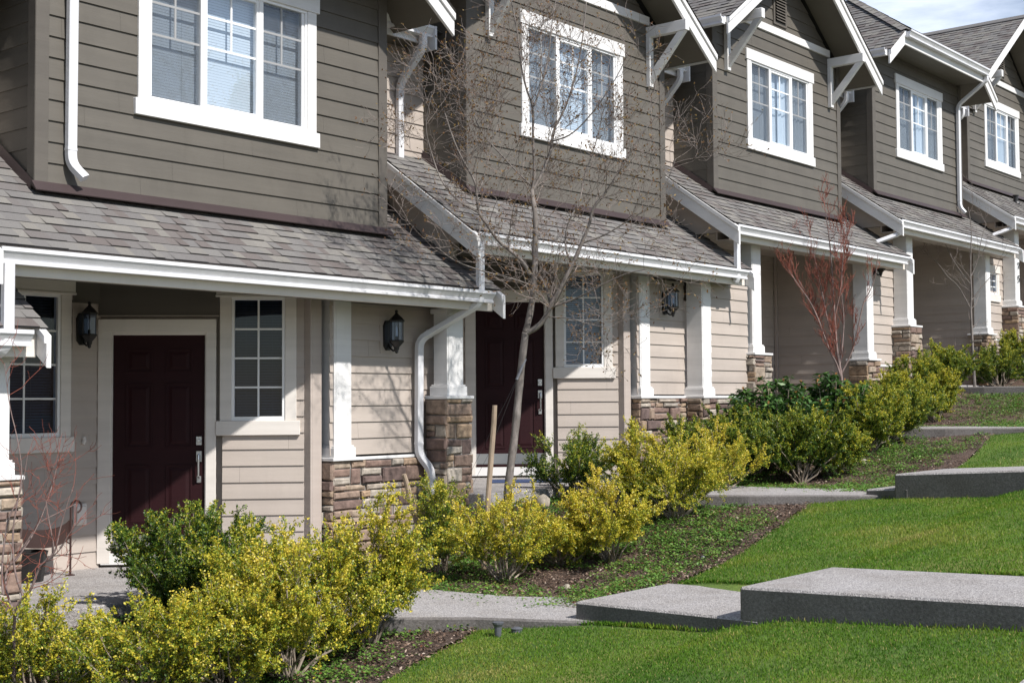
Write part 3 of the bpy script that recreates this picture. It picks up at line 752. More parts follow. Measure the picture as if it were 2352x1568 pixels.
    if typ == 'B':
        m = MB(); m.box(xl+.3, xl+.46, 9.90, 10.06, -.5, 1.02); m.box(xl+.26, xl+.50, 9.86, 10.10, 1.02, 1.09); m.box(xl+.28, xl+.48, 9.88, 10.08, .99, 1.02); m.build('rear_post', 'cream', root, off, bev=.004)
    # --- porch floor
    m = MB(); m.box(-.62, 3.35, 9.12, 11.5, -1.95, -1.535); m.build('porch_floor', 'concrete', root, off, bev=.01)
    m = MB(); m.box(-.6, PX-.62, 11.62, 14.4, -1.9, 3.9); m.build('house_body', 'olive', root, off)
    CAP = -.52
    if typ == 'A':
        # back wall with a window, diagonal door wall, stone based front wall
        fK = F((-.45, 11.264), (1, 0)); m = MB()
        siding(m, fK, 0, 1.96, -1.535, 1.3, .158, [(.47, 1.57, -.30, 1.10)])
        m.build('porch_wall', 'tan', root, off)
        window(fK, root, off, .40, 1.64, -.43, 1.19, 'porch')
        lantern(fK, 1.745, .74, root, off)
        E_ = (8.80-X0, 9.85); fD = F((E_[0]-2.0*.70711, E_[1]+2.0*.70711), (.70711, -.70711))
        m = MB(); siding(m, fD, -.02, 1.95, -1.535, .0, .158, [(.0, 1.17, -1.6, .85), (1.18, 1.84, -.2, 1.1)], anchor=-1.535)
        siding(m, fD, -.02, 1.95, .0, 1.3, .158, [(.0, 1.17, -1.6, .85), (1.18, 1.84, -.2, 1.1)], anchor=-1.535+9*.158+.158)
        m.fbox(fD, -.02, 1.18, -.11, -.07, -1.6, 1.0)
        m.build('entry_wall', 'tan', root, off)
        m = MB(); m.fbox(fD, .0, 1.14, .0, .022, .86, 1.26); m.fbox(fD, .0, 1.14, .022, .03, .86, .875)  # olive frieze panels, their dark tone partly standing in for porch shade
        m.cut(); m.fbox(fK, 1.66, 1.95, .0, .022, .97, 1.26); m.fbox(fK, 1.66, 1.95, .022, .03, .97, .985)
        m.cut(); m.fbox(fK, -.1, 1.66, .0, .022, 1.20, 1.26)
        m.build('shaded_upper_panel', 'olive_trim', root, off)
        m = MB(); m.fbox(fD, .0, .125, .0, .03, -1.50, .70); m.fbox(fD, 1.012, 1.11, .0, .03, -1.50, .70); m.fbox(fD, -.0, 1.11, .0, .034, .70, .825)
        m.fbox(fD, .125, .135, -.03, .02, -1.50, .675); m.fbox(fD, 1.003, 1.013, -.03, .02, -1.50, .675); m.fbox(fD, .125, 1.012, -.03, .02, .672, .70)
        m.build('door_casing', 'cream', root, off, bev=.004)
        # door with six raised panels
        u0, u1, z0, z1 = .135, 1.003, -1.37, .672; dd = -.012
        m = MB(); m.fbox(fD, u0, u1, -.05, dd, z0, z1)
        for (a, b) in ((u0+.12, u0+.12+.25), (u1-.12-.25, u1-.12)):
            for (p, q) in ((z1-.36, z1-.13), (z1-1.08, z1-.46), (z0+.20, z0+.80)):
                for (aa, bb, pp, qq, d) in ((a, b, p, p+.018, .008), (a, b, q-.018, q, .008), (a, a+.018, p+.018, q-.018, .008), (b-.018, b, p+.018, q-.018, .008)):
                    m.fbox(fD, aa, bb, dd, dd+d, pp, qq)
                m.hexa([fD(a+.03, dd, p+.03), fD(b-.03, dd, p+.03), fD(b-.03, dd, q-.03), fD(a+.03, dd, q-.03), fD(a+.06, dd+.008, p+.06), fD(b-.06, dd+.008, p+.06), fD(b-.06, dd+.008, q-.06), fD(a+.06, dd+.008, q-.06)])
        m.lathe(fD((u0+u1)/2, dd, .10), [(.006, -.006), (.006, .006)], 8)
        door = m.build('door', 'door', root, off, bev=.002)
        h = MB(); uc = u1-.055
        h.fbox(fD, uc-.028, uc+.028, dd, dd+.02, -.385, -.30); h.tube([fD(uc, dd+.02, -.345), fD(uc, dd+.035, -.345)], .02, 10)
        h.fbox(fD, uc-.028, uc+.028, dd, dd+.015, -.545, -.44)
        h.tube([fD(uc, dd+.015, -.475), fD(uc, dd+.055, -.48), fD(uc, dd+.06, -.52), fD(uc, dd+.055, -.68), fD(uc, dd+.01, -.70)], [.012, .012, .011, .011, .014], 8)
        h.fbox(fD, uc-.022, uc+.022, dd, dd+.015, -.745, -.68)
        ho = h.build('handle_set', 'chrome', door, (0, 0, 0), bev=.004); ho.data.transform(Matrix.Translation((-off[0], -off[1], -off[2])))
        m = MB(); m.fbox(fD, u0, u1, -.05, .03, -1.40, -1.372, 1); m.fbox(fD, u0-.1, u1+.1, -.05, .028, -1.51, -1.402, 0); m.fbox(fD, u0, u1, dd, dd+.004, -1.368, -1.235, 2)
        m.build('threshold', ['white', 'door', 'chrome'], root, off, bev=.003)
        window(fD, root, off, 1.145, 1.875, -.295, 1.19, 'side_pale' if k == 1 else 'side')
        if k == 0:
            m = MB(); m.tube([fK(1.79, .01, -.30), fK(1.79, .02, -.33), fK(1.775, .02, -.36)], .02, 8); m.build('doorbell', 'cream', root, off)
            m = MB(); m.fbox(fK, 1.68, 1.82, .012, .03, -1.12, -.92); m.fbox(fK, 1.70, 1.80, .03, .05, -1.10, -.94); m.build('outlet_cover', 'cream', root, off, bev=.006)
        # corner boards at the end of the diagonal wall
        m = MB(); m.box(2.90, 3.02, 9.79, 9.83, -1.60, 1.2); m.box(2.875, 2.90, 9.79, 9.90, -1.6, 1.2); m.build('entry_corner_board', 'tan_trim', root, off, bev=.004)
        # lamp wall
        xs = 4.12
        fW = F((3.05, YA+.07), (1, 0)); m = MB(); siding(m, fW, 0, 1.6 if k != 1 else 1.12, CAP+.02, 1.0, .162, anchor=CAP+.02)
        m.build('lantern_wall', 'tan', root, off)
        lantern(fW, .77 if k != 1 else .62, .71, root, off)
        m = MB(); fst = F((3.08, YA+.045), (1, 0)); stones(m, fst, 0, 1.5 if k != 1 else 1.09, -1.80, CAP-.035, rng, .03, .0)
        fsl = F((3.08, YA+.26), (0, -1)); stones(m, fsl, 0, .215, -1.80, CAP-.035, rng, 0, .03)
        m.build('stone_base', ['stone', 'mortar'], root, off)
        m = MB(); m.box(3.03, 3.45, YA-.015, YA+.2, CAP-.032, CAP); m.cut(); m.box(3.45, 4.6 if k != 1 else xs+.04, YA+.02, YA+.12, CAP-.032, CAP-.002); m.build('stone_base_cap', 'white', root, off, bev=.004)
        column(3.06, 3.35, YA+.01, YA+.30, CAP, 1.22, root, off)
        if k == 1:
            fW2 = F((xs+.02, YS+.05), (1, 0)); m = MB(); siding(m, fW2, .1, 1.25, CAP+.02, 1.0, .162, anchor=CAP+.02); m.build('bump_wall', 'tan', root, off)
            m = MB(); fst = F((xs+.05, YS+.045), (1, 0)); stones(m, fst, 0, 1.1, -1.80, CAP-.035, rng, .03, 0)
            fsl = F((xs+.05, YS+.26), (0, -1)); stones(m, fsl, 0, .215, -1.80, CAP-.035, rng, 0, .03); m.build('stone_base', ['stone', 'mortar'], root, off)
            m = MB(); m.box(xs, xs+1.2, YS-.015, YS+.26, CAP-.033, CAP-.001); m.build('stone_base_cap', 'white', root, off, bev=.004)
            column(xs+.03, xs+.33, YS+.01, YS+.31, CAP, 1.22, root, off)
        else:
            m = MB(); m.box(4.1, 4.7, YA+.3, 11.3, -1.7, 1.2); m.build('party_wall', 'tan', root, off)
        # left post on its stone pier
        sx = .13 if k == 0 else 0
        pillar(-.945+sx, -.515+sx, 9.34, 9.66, CAP-.037, -1.9, root, off, rng)
        column(-.885+sx, -.575+sx, 9.385, 9.635, CAP, .385, root, off)
        # the downspout from the left end of the porch gutter down the neighbour's wall
        if k >= 0:
            xx = xl+.10; q = HZ
            downspout([(xx, 9.11, 1.05), (xx, 9.11, .43), (xx-.37, 9.63, .06), (xx-.37, 9.64, -1.13), (xx-.31, 9.52, -1.28), (xx-.31, 9.52, -2.15)], root, off)
    else:
        # open porch: back wall, siding side wall on the right, front stub wall
        yk = 11.15
        fK = F((.0, yk), (1, 0)); m = MB(); siding(m, fK, -.3, 4.1, -1.535, 1.25, .158, [(1.35, 2.45, -.3, 1.1)]); m.build('porch_wall', 'tan', root, off)
        window(fK, root, off, 1.28, 2.52, -.43, 1.19, 'porch')
        xs = 3.92
        fE = F((xs+.12, yk), (0, -1)); m = MB(); siding(m, fE, 0, yk-YA, -1.535, 1.25, .158); m.build('porch_end_wall', 'tan', root, off)
        m = MB(); m.box(xs+.06, xs+.10, yk-.06, yk-.02, -1.535, 1.25); m.build('entry_corner_board', 'tan_trim', root, off)
        fW = F((xs+.15, YA+.0), (1, 0)); m = MB(); siding(m, fW, 0, 1.5, CAP-.08, 1.0, .162, anchor=CAP-.05, holes=[(.62, 1.0, .35, .75)] if k == 3 else ()); m.build('front_wall', 'tan', root, off)
        if k == 3: window(fW, root, off, .50, 1.12, .14, .86, 'small')
        if k == 2: lantern(fW, .55, 1.06, root, off)
        m = MB(); fst = F((xs+.03, YA-.03), (1, 0)); stones(m, fst, 0, 1.6, -1.8, CAP-.13, rng, 0, 0); fsp = F((xs, YS+.05), (1, 0)); stones(m, fsp, .03, .40, -1.8, CAP-.035, rng, .03, .03)
        fsl = F((xs+.03, YS+.35), (0, -1)); stones(m, fsl, 0, .30, -1.8, CAP-.035, rng, 0, .03); m.build('stone_base', ['stone', 'mortar'], root, off)
        m = MB(); m.box(xs-.02, xs+.44, YS-.015, YS+.40, CAP-.033, CAP); m.cut(); m.box(xs+.44, xs+1.6, YA-.09, YA+.03, CAP-.115, CAP-.082); m.build('stone_base_cap', 'white', root, off, bev=.004)
        column(xs+.03, xs+.33, YS+.02, YS+.32, CAP, 1.22, root, off)
        pillar(.07, .58, 9.30, 9.74, CAP-.037, -1.9, root, off, rng)
        column(.13, .45, 9.36, 9.66, CAP, 1.27, root, off)
        xx = xl+.06
        if k == 2: downspout([(xx, 9.11, 1.05), (xx, 9.11, .45), (xx, 9.14, .40)], root, off)
        else: downspout([(xx, 9.11, 1.05), (xx, 9.12, .93), (xx-.42, 9.75, .66), (xx-.42, 9.78, .2)], root, off)
        if k == 4:
            fC = F((.13, 9.38), (1, 0)); n = MB(); d0, d1 = .012, .022; uc = .165
            def seg(z, bars):
                for a, b, p, q in bars: n.fbox(fC, uc+a, uc+b, d0, d1, z+p, z+q)
            seg(.50, ((-.012, .012, 0, .13), (-.03, -.012, .095, .115), (-.03, .03, 0, .02)))
            seg(.22, ((-.04, .04, .11, .13), (.016, .04, .06, .11), (-.005, .02, 0, .06)))
            seg(-.04, ((-.04, .04, .11, .13), (-.04, -.016, .065, .11), (-.016, .02, .065, .083), (.016, .04, .018, .08), (-.04, .03, 0, .018)))
            n.build('house_number', 'number', root, off)
    return root
townhouse(-1, 'lowest townhouse, cut off by the left edge, only its porch gutter corner showing')
townhouse(0, 'nearest olive townhouse with a long white downspout left of its upper window')
townhouse(1, 'olive townhouse behind the tall bare tree, gable with white brackets')
townhouse(2, 'olive townhouse with the louvred gable vent, behind the red-twigged tree')
townhouse(3, 'olive townhouse with a clipped roof and a gutter straight above its upper window')
townhouse(4, 'farthest olive townhouse at the right edge, house number on its porch post')

#VEG
# ------------------------------------------------------------------ vegetation
def VN(v):
    n = np.linalg.norm(v, axis=1, keepdims=True); n[n == 0] = 1; return v/n
def leaves(name, P, D, ln, wd, tint, mat, parent=None, rng=None, kind=None, normal=None):
    if len(P) == 0: return None
    """rhombic leaf faces, one per point"""
    P, D = np.asarray(P, float), VN(np.asarray(D, float)); n = len(P)
    R_ = rng.normal(size=(n, 3)) if normal is None else normal+rng.normal(size=(n, 3))*.45
    s = VN(np.cross(D, R_)); nn = np.cross(s, D)
    ln = np.broadcast_to(ln, (n,))[:, None]; wd = np.broadcast_to(wd, (n,))[:, None]
    mid = P+D*ln*.5+nn*ln*.06
    V = np.empty((n, 4, 3)); V[:, 0] = P; V[:, 1] = mid+s*wd*.5; V[:, 2] = P+D*ln-nn*ln*.04; V[:, 3] = mid-s*wd*.5
    me = bpy.data.meshes.new(name)
    me.vertices.add(n*4); me.vertices.foreach_set('co', V.ravel())
    me.loops.add(n*4); me.loops.foreach_set('vertex_index', np.arange(n*4))
    me.polygons.add(n); me.polygons.foreach_set('loop_start', np.arange(n)*4); me.polygons.foreach_set('loop_total', np.full(n, 4))
    at = me.attributes.new('tint', 'FLOAT', 'FACE'); at.data.foreach_set('value', np.clip(np.asarray(tint, float), 0, 1))
    me.materials.append(M[mat]); me.update(calc_edges=True); me.validate()
    o = bpy.data.objects.new(name, me); C.objects.link(o)
    if parent is not None: o.parent = parent
    if kind: o['kind'] = kind
    return o
def curve(p0, p1, p2, n):
    t = np.linspace(0, 1, n)[:, None]; return p0*(1-t)**2+2*p1*t*(1-t)+p2*t*t
def shrub(x, y, h, wdt, yel, label, seed, z=None, dens=.88, kind='box', name='shrub', leafmat='leaf', lsz=.0175, round_=0., group='shrubs in the planting beds'):
    rng = np.random.default_rng(seed); z = ground(x, y) if z is None else z
    root = thing(name, (x, y, z-.01), label, 'shrub', group)
    st = MB(); P = []; D = []; T = []; Ls = []
    ns = int((10+9*wdt)*(2.2 if round_ else 1)); rx = wdt/2
    for i in range(ns):
        az = rng.uniform(0, 2*math.pi); sp = math.sqrt(rng.uniform(0, 1))
        hh = h*.88*(rng.uniform(.72, 1.0) if not round_ else rng.uniform(.91, .97))*(1-(.42 if round_ else .50)*sp**2.0)
        sx = .86 if round_ else .98; e = np.array([rx*sx*sp*math.cos(az), rx*sx*sp*math.sin(az), hh]); b = np.array([math.cos(az), math.sin(az), 0])*rng.uniform(0, .05)
        c = np.array([e[0]*.50, e[1]*.50, hh*.40])+rng.normal(size=3)*.03
        pts = curve(b, c, e, 9); pts[1:-1] += rng.normal(size=(7, 3))*.012
        st.tube([tuple(p) for p in pts], list(np.linspace(.0105, .0024, 9)), 5, cap=False)
        nt = int(rng.integers(15, 21)*(h/.9)**.5)
        for j in range(nt):
            t = rng.uniform(.30 if not round_ else .22, 1.0)**.8; k = min(7, int(t*8)); fr = t*8-k
            q = pts[k]*(1-fr)+pts[min(8, k+1)]*fr
            out = np.array([q[0], q[1], 0]); on_ = np.linalg.norm(out); out = out/on_ if on_ > .02 else np.array([math.cos(az), math.sin(az), 0])
            d = out*rng.uniform(.1, .8)+np.array([0, 0, rng.uniform(.4, 1.2)])+rng.normal(size=3)*.38
            d /= np.linalg.norm(d); L_ = rng.uniform(.10, .30)*(h/.95)*(1.1-.3*t)*(.62 if round_ else 1)
            tip = q+d*L_; bend = q+d*L_*.5+np.array([0, 0, -.01])+rng.normal(size=3)*.012
            tp = curve(q, bend, tip, 5)
            st.tube([tuple(p) for p in tp[::2]], [.0024, .0017, .0011], 3, cap=False)
            subs = [(tp, L_)]
            for _ in range(int(rng.integers(1, 4))):
                a0 = tp[rng.integers(1, 4)]; d2 = d+rng.normal(size=3)*.7; d2 /= np.linalg.norm(d2); l2 = L_*rng.uniform(.3, .6)
                subs.append((curve(a0, a0+d2*l2*.5, a0+d2*l2, 4), l2))
            young = rng.uniform(-.12, .14)
            for tp2, l2 in subs:
                m = max(5, int(l2/.0031*dens*rng.uniform(.7, 1.6)*(.0175/lsz)))
                tt = rng.uniform(.08, 1.04, m); ii = np.minimum((tt*(len(tp2)-1)).astype(int), len(tp2)-2); ff = tt*(len(tp2)-1)-ii
                pp = tp2[ii]*(1-ff)[:, None]+tp2[ii+1]*ff[:, None]+rng.normal(size=(m, 3))*.007
                dd = d*.55+rng.normal(size=(m, 3))*.75
                P.append(pp); D.append(dd)
                hz = pp[:, 2]/h
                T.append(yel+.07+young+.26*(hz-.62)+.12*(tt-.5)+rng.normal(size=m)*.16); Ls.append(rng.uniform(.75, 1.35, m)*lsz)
    sm = st.build('stems', 'stem', root); 
    P = np.concatenate(P); D = np.concatenate(D); T = np.concatenate(T); Ls = np.concatenate(Ls)
    P = P[:]; ok = P[:, 2] > .05
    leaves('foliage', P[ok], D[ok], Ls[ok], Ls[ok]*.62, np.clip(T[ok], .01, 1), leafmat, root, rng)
    return root
def rhododendron(x, y, h, wdt, label, seed, z):
    rng = np.random.default_rng(seed); root = thing('rhododendron', (x, y, z), label, 'shrub', 'shrubs in the planting beds')
    st = MB(); P = []; D = []; T = []; Ls = []
    for i in range(int(55*wdt)):
        az = rng.uniform(0, 2*math.pi); sp = math.sqrt(rng.uniform(0, 1)); hh = h*rng.uniform(.62, 1.)*(1-.35*sp**2)
        e = np.array([wdt*.46*sp*math.cos(az), wdt*.46*sp*math.sin(az), hh]); c = np.array([e[0]*.7, e[1]*.7, hh*.4])
        st.tube([tuple(p) for p in curve(np.zeros(3), c, e, 6)], list(np.linspace(.012, .004, 6)), 4, cap=False)
        tops = [(e, 1.)]+[(e*np.array([.9, .9, 1])-np.array([0, 0, rng.uniform(.08, .3)])+rng.normal(size=3)*.07, .85) for _ in range(4)]
        for q, w_ in tops:
            m = int(rng.integers(9, 14)); a = rng.uniform(0, 2*math.pi, m); el = rng.uniform(-.75, .5, m)
            P.append(np.repeat(q[None], m, 0)+rng.normal(size=(m, 3))*.012); D.append(np.stack([np.cos(a)*np.cos(el), np.sin(a)*np.cos(el), np.sin(el)], 1))
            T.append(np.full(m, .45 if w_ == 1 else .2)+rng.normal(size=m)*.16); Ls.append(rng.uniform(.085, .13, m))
            if w_ == 1 and rng.random() < .6:
                m = 6; a = rng.uniform(0, 2*math.pi, m); P.append(np.repeat(q[None], m, 0)); D.append(np.stack([np.cos(a)*.3, np.sin(a)*.3, np.ones(m)], 1)); T.append(np.full(m, .99)); Ls.append(np.full(m, .05))
    st.build('stems', 'stem', root)
    P = np.concatenate(P); D = np.concatenate(D); T = np.concatenate(T); Ls = np.concatenate(Ls); ok = P[:, 2] > .06
    up_ = np.zeros((ok.sum(), 3)); up_[:, 2] = 1.2
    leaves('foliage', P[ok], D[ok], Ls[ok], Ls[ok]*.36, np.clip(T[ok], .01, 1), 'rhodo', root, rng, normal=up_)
    return root

GY = lambda s: s
SH = [  # x, y, height, width, yellowness, label, extras
 (6.44, 8.58, 1.10, 1.62, .22, 'rounded dark green shrub in front of the nearest maroon door', dict(dens=1.25, round_=1)),
 (4.97, 8.25, .92, 1.35, .47, 'yellow green shrub filling the lower left corner', {}),
 (5.28, 7.51, .90, 1.15, .48, 'yellow green shrub at the bottom edge, second from the lower left corner', {}),
 (5.69, 7.18, .88, 1.10, .52, 'yellow green shrub at the bottom edge, below the rounded dark green one', {}),
 (6.09, 7.01, 1.12, 1.15, .58, 'tall yellow shrub with bare pale stems at the bottom edge', {}),
 (6.84, 7.03, 1.28, .80, .54, 'tall narrow yellow shrub at the near end of the lowest walkway', {}),
 (6.41, 7.74, 1.10, .90, .42, 'green and yellow shrub between the rounded green one and the stone base', {}),
 (9.23, 8.54, 1.08, .46, .40, 'slim green shrub beside the foot of the white downspout', dict(dens=.6)),
 (9.26, 7.78, .90, 1.05, .58, 'yellow shrub at the foot of the tall bare tree', {}),
 (10.02, 7.72, .70, .80, .60, 'small low yellow shrub right of the tall bare tree', {}),
 (10.25, 7.34, .88, 1.10, .62, 'yellow shrub spreading over the mulch nearest the upper lawn edge', {}),
 (11.62, 7.50, 1.06, 1.05, .56, 'yellow shrub in front of the stone base with two white posts', {}),
 (13.23, 7.93, .90, 1.0, .62, 'bright yellow shrub growing over the second walkway', {}),
 (11.82, 8.98, .92, .88, .26, 'dark green open shrub beside the second maroon door', dict(dens=.9)),
 (11.67, 7.96, 1.02, .70, .50, 'green and yellow shrub touching the dark green open shrub', {}),
 (14.93, 8.62, 1.02, 1.75, .22, 'dark green shrub right behind the bright yellow one', dict(dens=1.9)),
 (14.62, 7.65, 1.10, 1.55, .30, 'green shrub with yellow tips in front of the rhododendrons', dict(dens=1.9)),
 (15.23, 7.53, .86, .95, .42, 'yellow green shrub at the tip of the third bed', dict(dens=1.7)),
 (16.47, 7.67, .94, 1.15, .40, 'yellow green shrub right of the rhododendrons', dict(dens=1.7)),
 (19.05, 8.32, .98, 1.25, .40, 'yellow green shrub left of the third walkway', dict(dens=1.7)),
 (17.70, 7.95, .96, 1.25, .36, 'yellow green shrub halfway between the rhododendrons and the third walkway', dict(dens=1.7)),
 (20.38, 8.33, .92, .84, .44, 'yellow green shrub on the third walkway edge below the thin young tree', dict(dens=1.7)),
 (21.14, 8.9, .90, .90, .36, 'green shrub in front of the fourth stone pier', dict(dens=1.7)),
 (22.60, 9.0, .92, 1.35, .32, 'broad green shrub left of the thin young tree', dict(dens=1.8)),
 (24.68, 8.84, .96, 1.43, .32, 'broad green shrub right of the thin young tree', dict(dens=1.8)),
 (17.10, 7.62, .86, 1.10, .34, 'low green shrub squeezed between two yellow green ones beyond the rhododendrons', {}),
 (18.45, 8.05, .94, 1.20, .38, 'green shrub in the far half of the third bed, midway along the hedge', dict(dens=1.7)),
 (13.80, 8.35, 1.05, 1.40, .26, 'green shrub filling the gap beside the bright yellow one', dict(dens=1.7)),
 (26.22, 8.95, .98, 1.0, .42, 'green yellow shrub at the right edge below the numbered post', dict(dens=1.7)),
]
for i, (x, y, h, w_, yl, lab, kw) in enumerate(SH): shrub(x, y, h, w_, yl, lab, 500+i, **kw)
rhododendron(15.76, 8.55, 1.02, 1.45, 'dark rhododendron with long glossy leaves beside the siding wall', 71, ground(15.76, 8.55))
rhododendron(16.70, 8.25, 1.02, 1.20, 'lighter rhododendron with orange flower buds below the red-twigged tree', 72, ground(16.7, 8.25))

def wander(rng, p, d, L, n, jit=.16, lift=.05):
    pts = [p]; d = d/np.linalg.norm(d)
    for i in range(n):
        d = d+rng.normal(size=3)*jit+np.array([0, 0, lift]); d /= np.linalg.norm(d); p = p+d*L/n; pts.append(p)
    return np.array(pts)
def at_t(pts, t):
    x = t*(len(pts)-1); i = min(int(x), len(pts)-2); return pts[i]+(pts[i+1]-pts[i])*(x-i), pts[i+1]-pts[i]
def bare_tree(name, base, limbs, label, seed, barkm, twigm, levels, budmat=None, cat='tree', scale=1., twig_lift=.06, bud=(.016, .9), minr=.0016, side=(.638, -.77), fw2=(.77, .638), trunkname='trunk', spread=1.):
    """limbs: list of (points [(a, b, c)...] in metres: a across, b up, c depth; r0, r1, twigginess)"""
    rng = np.random.default_rng(seed); root = thing(name, base, label, cat)
    tb = MB(); tw = MB(); BP = []; BD = []; BT = []
    w3 = lambda a, b, c: np.array([side[0]*a+fw2[0]*c, side[1]*a+fw2[1]*c, b])
    def smooth(p):
        for _ in range(2):
            q = [p[0]]
            for a, b in zip(p, p[1:]): q += [a*.75+b*.25, a*.25+b*.75]
            q.append(p[-1]); p = np.array(q)
        return p
    def spawn(pts, r, lev, n, Lr, t0):
        for _ in range(n):
            t = rng.uniform(t0, 1.0); p, d = at_t(pts, t); d = d/np.linalg.norm(d)
            rr = max(minr, r*(1-.55*t)*rng.uniform(.35, .6))
            perp = np.cross(d, rng.normal(size=3)); perp /= np.linalg.norm(perp)
            dd = d*rng.uniform(.45, .9)+perp*rng.uniform(.5, 1.0)*spread; L = rng.uniform(*Lr)
            ns = 6 if lev < 2 else 4
            q = wander(rng, p, dd, L, ns, .17, twig_lift)
            tw.tube([tuple(v) for v in q], list(np.linspace(rr, max(minr*.7, rr*.35), len(q))), 5 if lev == 0 else 3, cap=False)
            if lev+1 < len(levels): 
                n2, L2, t2 = levels[lev+1]; spawn(q, rr, lev+1, max(1, int(rng.poisson(n2))), (L2[0]*scale, L2[1]*scale), t2)
            if budmat:
                m = int(rng.integers(0, 3)) if lev >= len(levels)-2 else 0
                for _b in range(m):
                    tt = rng.uniform(.35, 1.) if _b else 1.; bp, bd = at_t(q, tt); k = int(rng.integers(1, 4))
                    for _k in range(max(1, k-1)): BP.append(bp); BD.append(bd/np.linalg.norm(bd)+rng.normal(size=3)*.6); BT.append(rng.uniform(0, 1))
    for pl, ra, rb, tg in limbs:
        p = smooth(np.array([w3(*q) for q in pl])); rad = np.linspace(ra, rb, len(p))
        rad = rad*(1+.05*np.sin(np.arange(len(p))*1.7))
        tb.tube([tuple(v) for v in p], list(rad), 9 if ra > .02 else 6)
        if tg > 0:
            n0, L0, t0 = levels[0]; spawn(p, (ra+rb)*.45, 0, int(n0*tg), (L0[0]*scale, L0[1]*scale), t0 if tg < 5 else .3)
    t_ = tb.build(trunkname, barkm, root, smooth=True)
    tw.build('twigs', twigm, root, smooth=True)
    if budmat and BP:
        leaves('buds', np.array(BP), np.array(BD), rng.uniform(.7, 1.4, len(BP))*bud[0], rng.uniform(.7, 1.2, len(BP))*bud[0]*.5, rng.uniform(0.01, 1, len(BP)), budmat, root, rng)
    return root
def pxl(pts, x0, y0, m, cs=None):
    return [((x-x0)*m, (y0-y)*m, (cs[i] if cs else 0)) for i, (x, y) in enumerate(pts)]
# the tall bare tree: trunk leaning to the right, fork, two leaders and wide side limbs
m = .00417; X_, Y_ = 1163, 1284
def ml(pts, ra, rb, tg, c0=0, c1=0):
    n = len(pts); return (pxl(pts, X_, Y_, m, [c0+(c1-c0)*i/(n-1) for i in range(n)]), ra, rb, tg)
LIMBS = [
 ml([(1163, 1290), (1163, 1160), (1171, 1070), (1183, 990), (1192, 900), (1200, 820), (1210, 748)], .042, .034, 0),
 ml([(1210, 748), (1224, 690), (1232, 610), (1234, 533), (1235, 476), (1226, 425), (1228, 415)], .033, .021, .9),
 ml([(1226, 425), (1246, 388), (1262, 350), (1273, 320), (1278, 272), (1300, 235), (1318, 190), (1338, 120), (1352, 40), (1360, -40)], .017, .005, 2.0, 0, .25),
 ml([(1226, 425), (1234, 380), (1229, 300), (1232, 228), (1215, 190), (1202, 130), (1196, 60), (1180, -20)], .016, .005, 1.9, 0, -.2),
 ml([(1232, 228), (1250, 180), (1268, 110), (1275, 30), (1290, -50)], .010, .004, 1.3, -.1, .1),
 ml([(1208, 752), (1240, 735), (1262, 705), (1268, 685), (1290, 650), (1318, 595), (1340, 545), (1358, 503), (1362, 470), (1399, 429), (1440, 360), (1470, 310), (1510, 262)], .029, .005, 2.3, 0, -.35),
 ml([(1268, 685), (1258, 640), (1240, 610), (1225, 560), (1235, 500), (1260, 455)], .014, .005, 1.0, 0, .3),
 ml([(1318, 595), (1300, 550), (1310, 490), (1340, 440), (1350, 380), (1380, 300), (1400, 215)], .012, .004, 1.6, -.1, .35),
 ml([(1222, 615), (1205, 585), (1178, 562), (1148, 540), (1125, 505), (1103, 476), (1100, 440), (1098, 408), (1075, 370), (1050, 320), (1030, 255)], .021, .005, 2.0, 0, -.35),
 ml([(1100, 440), (1118, 390), (1130, 330), (1150, 260), (1160, 190)], .009, .003, 1.3, -.2, .1),
 ml([(1103, 476), (1060, 455), (1020, 410), (1000, 350), (985, 290), (1003, 215)], .010, .003, 1.8, -.2, -.5),
 ml([(1340, 545), (1390, 530), (1440, 500), (1490, 470), (1530, 420), (1552, 360)], .010, .003, 1.5, -.1, -.3),
 ml([(1272, 690), (1330, 672), (1390, 640), (1440, 620), (1480, 615)], .010, .003, 1.3, 0, -.5),
 ml([(1255, 712), (1310, 716), (1360, 735), (1400, 742)], .007, .002, 1.0, 0, -.3),
 ml([(1226, 640), (1180, 625), (1110, 610), (1050, 590), (1010, 560)], .009, .003, 1.2, 0, -.4),
 ml([(1228, 410), (1190, 375), (1150, 330), (1110, 290), (1085, 220), (1060, 130)], .010, .003, 1.7, 0, -.1),
 ml([(1275, 300), (1320, 290), (1370, 240), (1420, 170), (1450, 110)], .009, .003, 1.4, .1, -.2),
]
bare_tree('bare_tree', (9.91, 8.30, ground(9.91, 8.3)-.02), LIMBS, 'tall bare tree with orange buds in front of the second house', 11, 'bark', 'twig',
          [(7.4, (.32, .74), .18), (6.0, (.17, .40), .15), (4.4, (.07, .20), .2)], 'bud', bud=(.028, .9), minr=.0019)
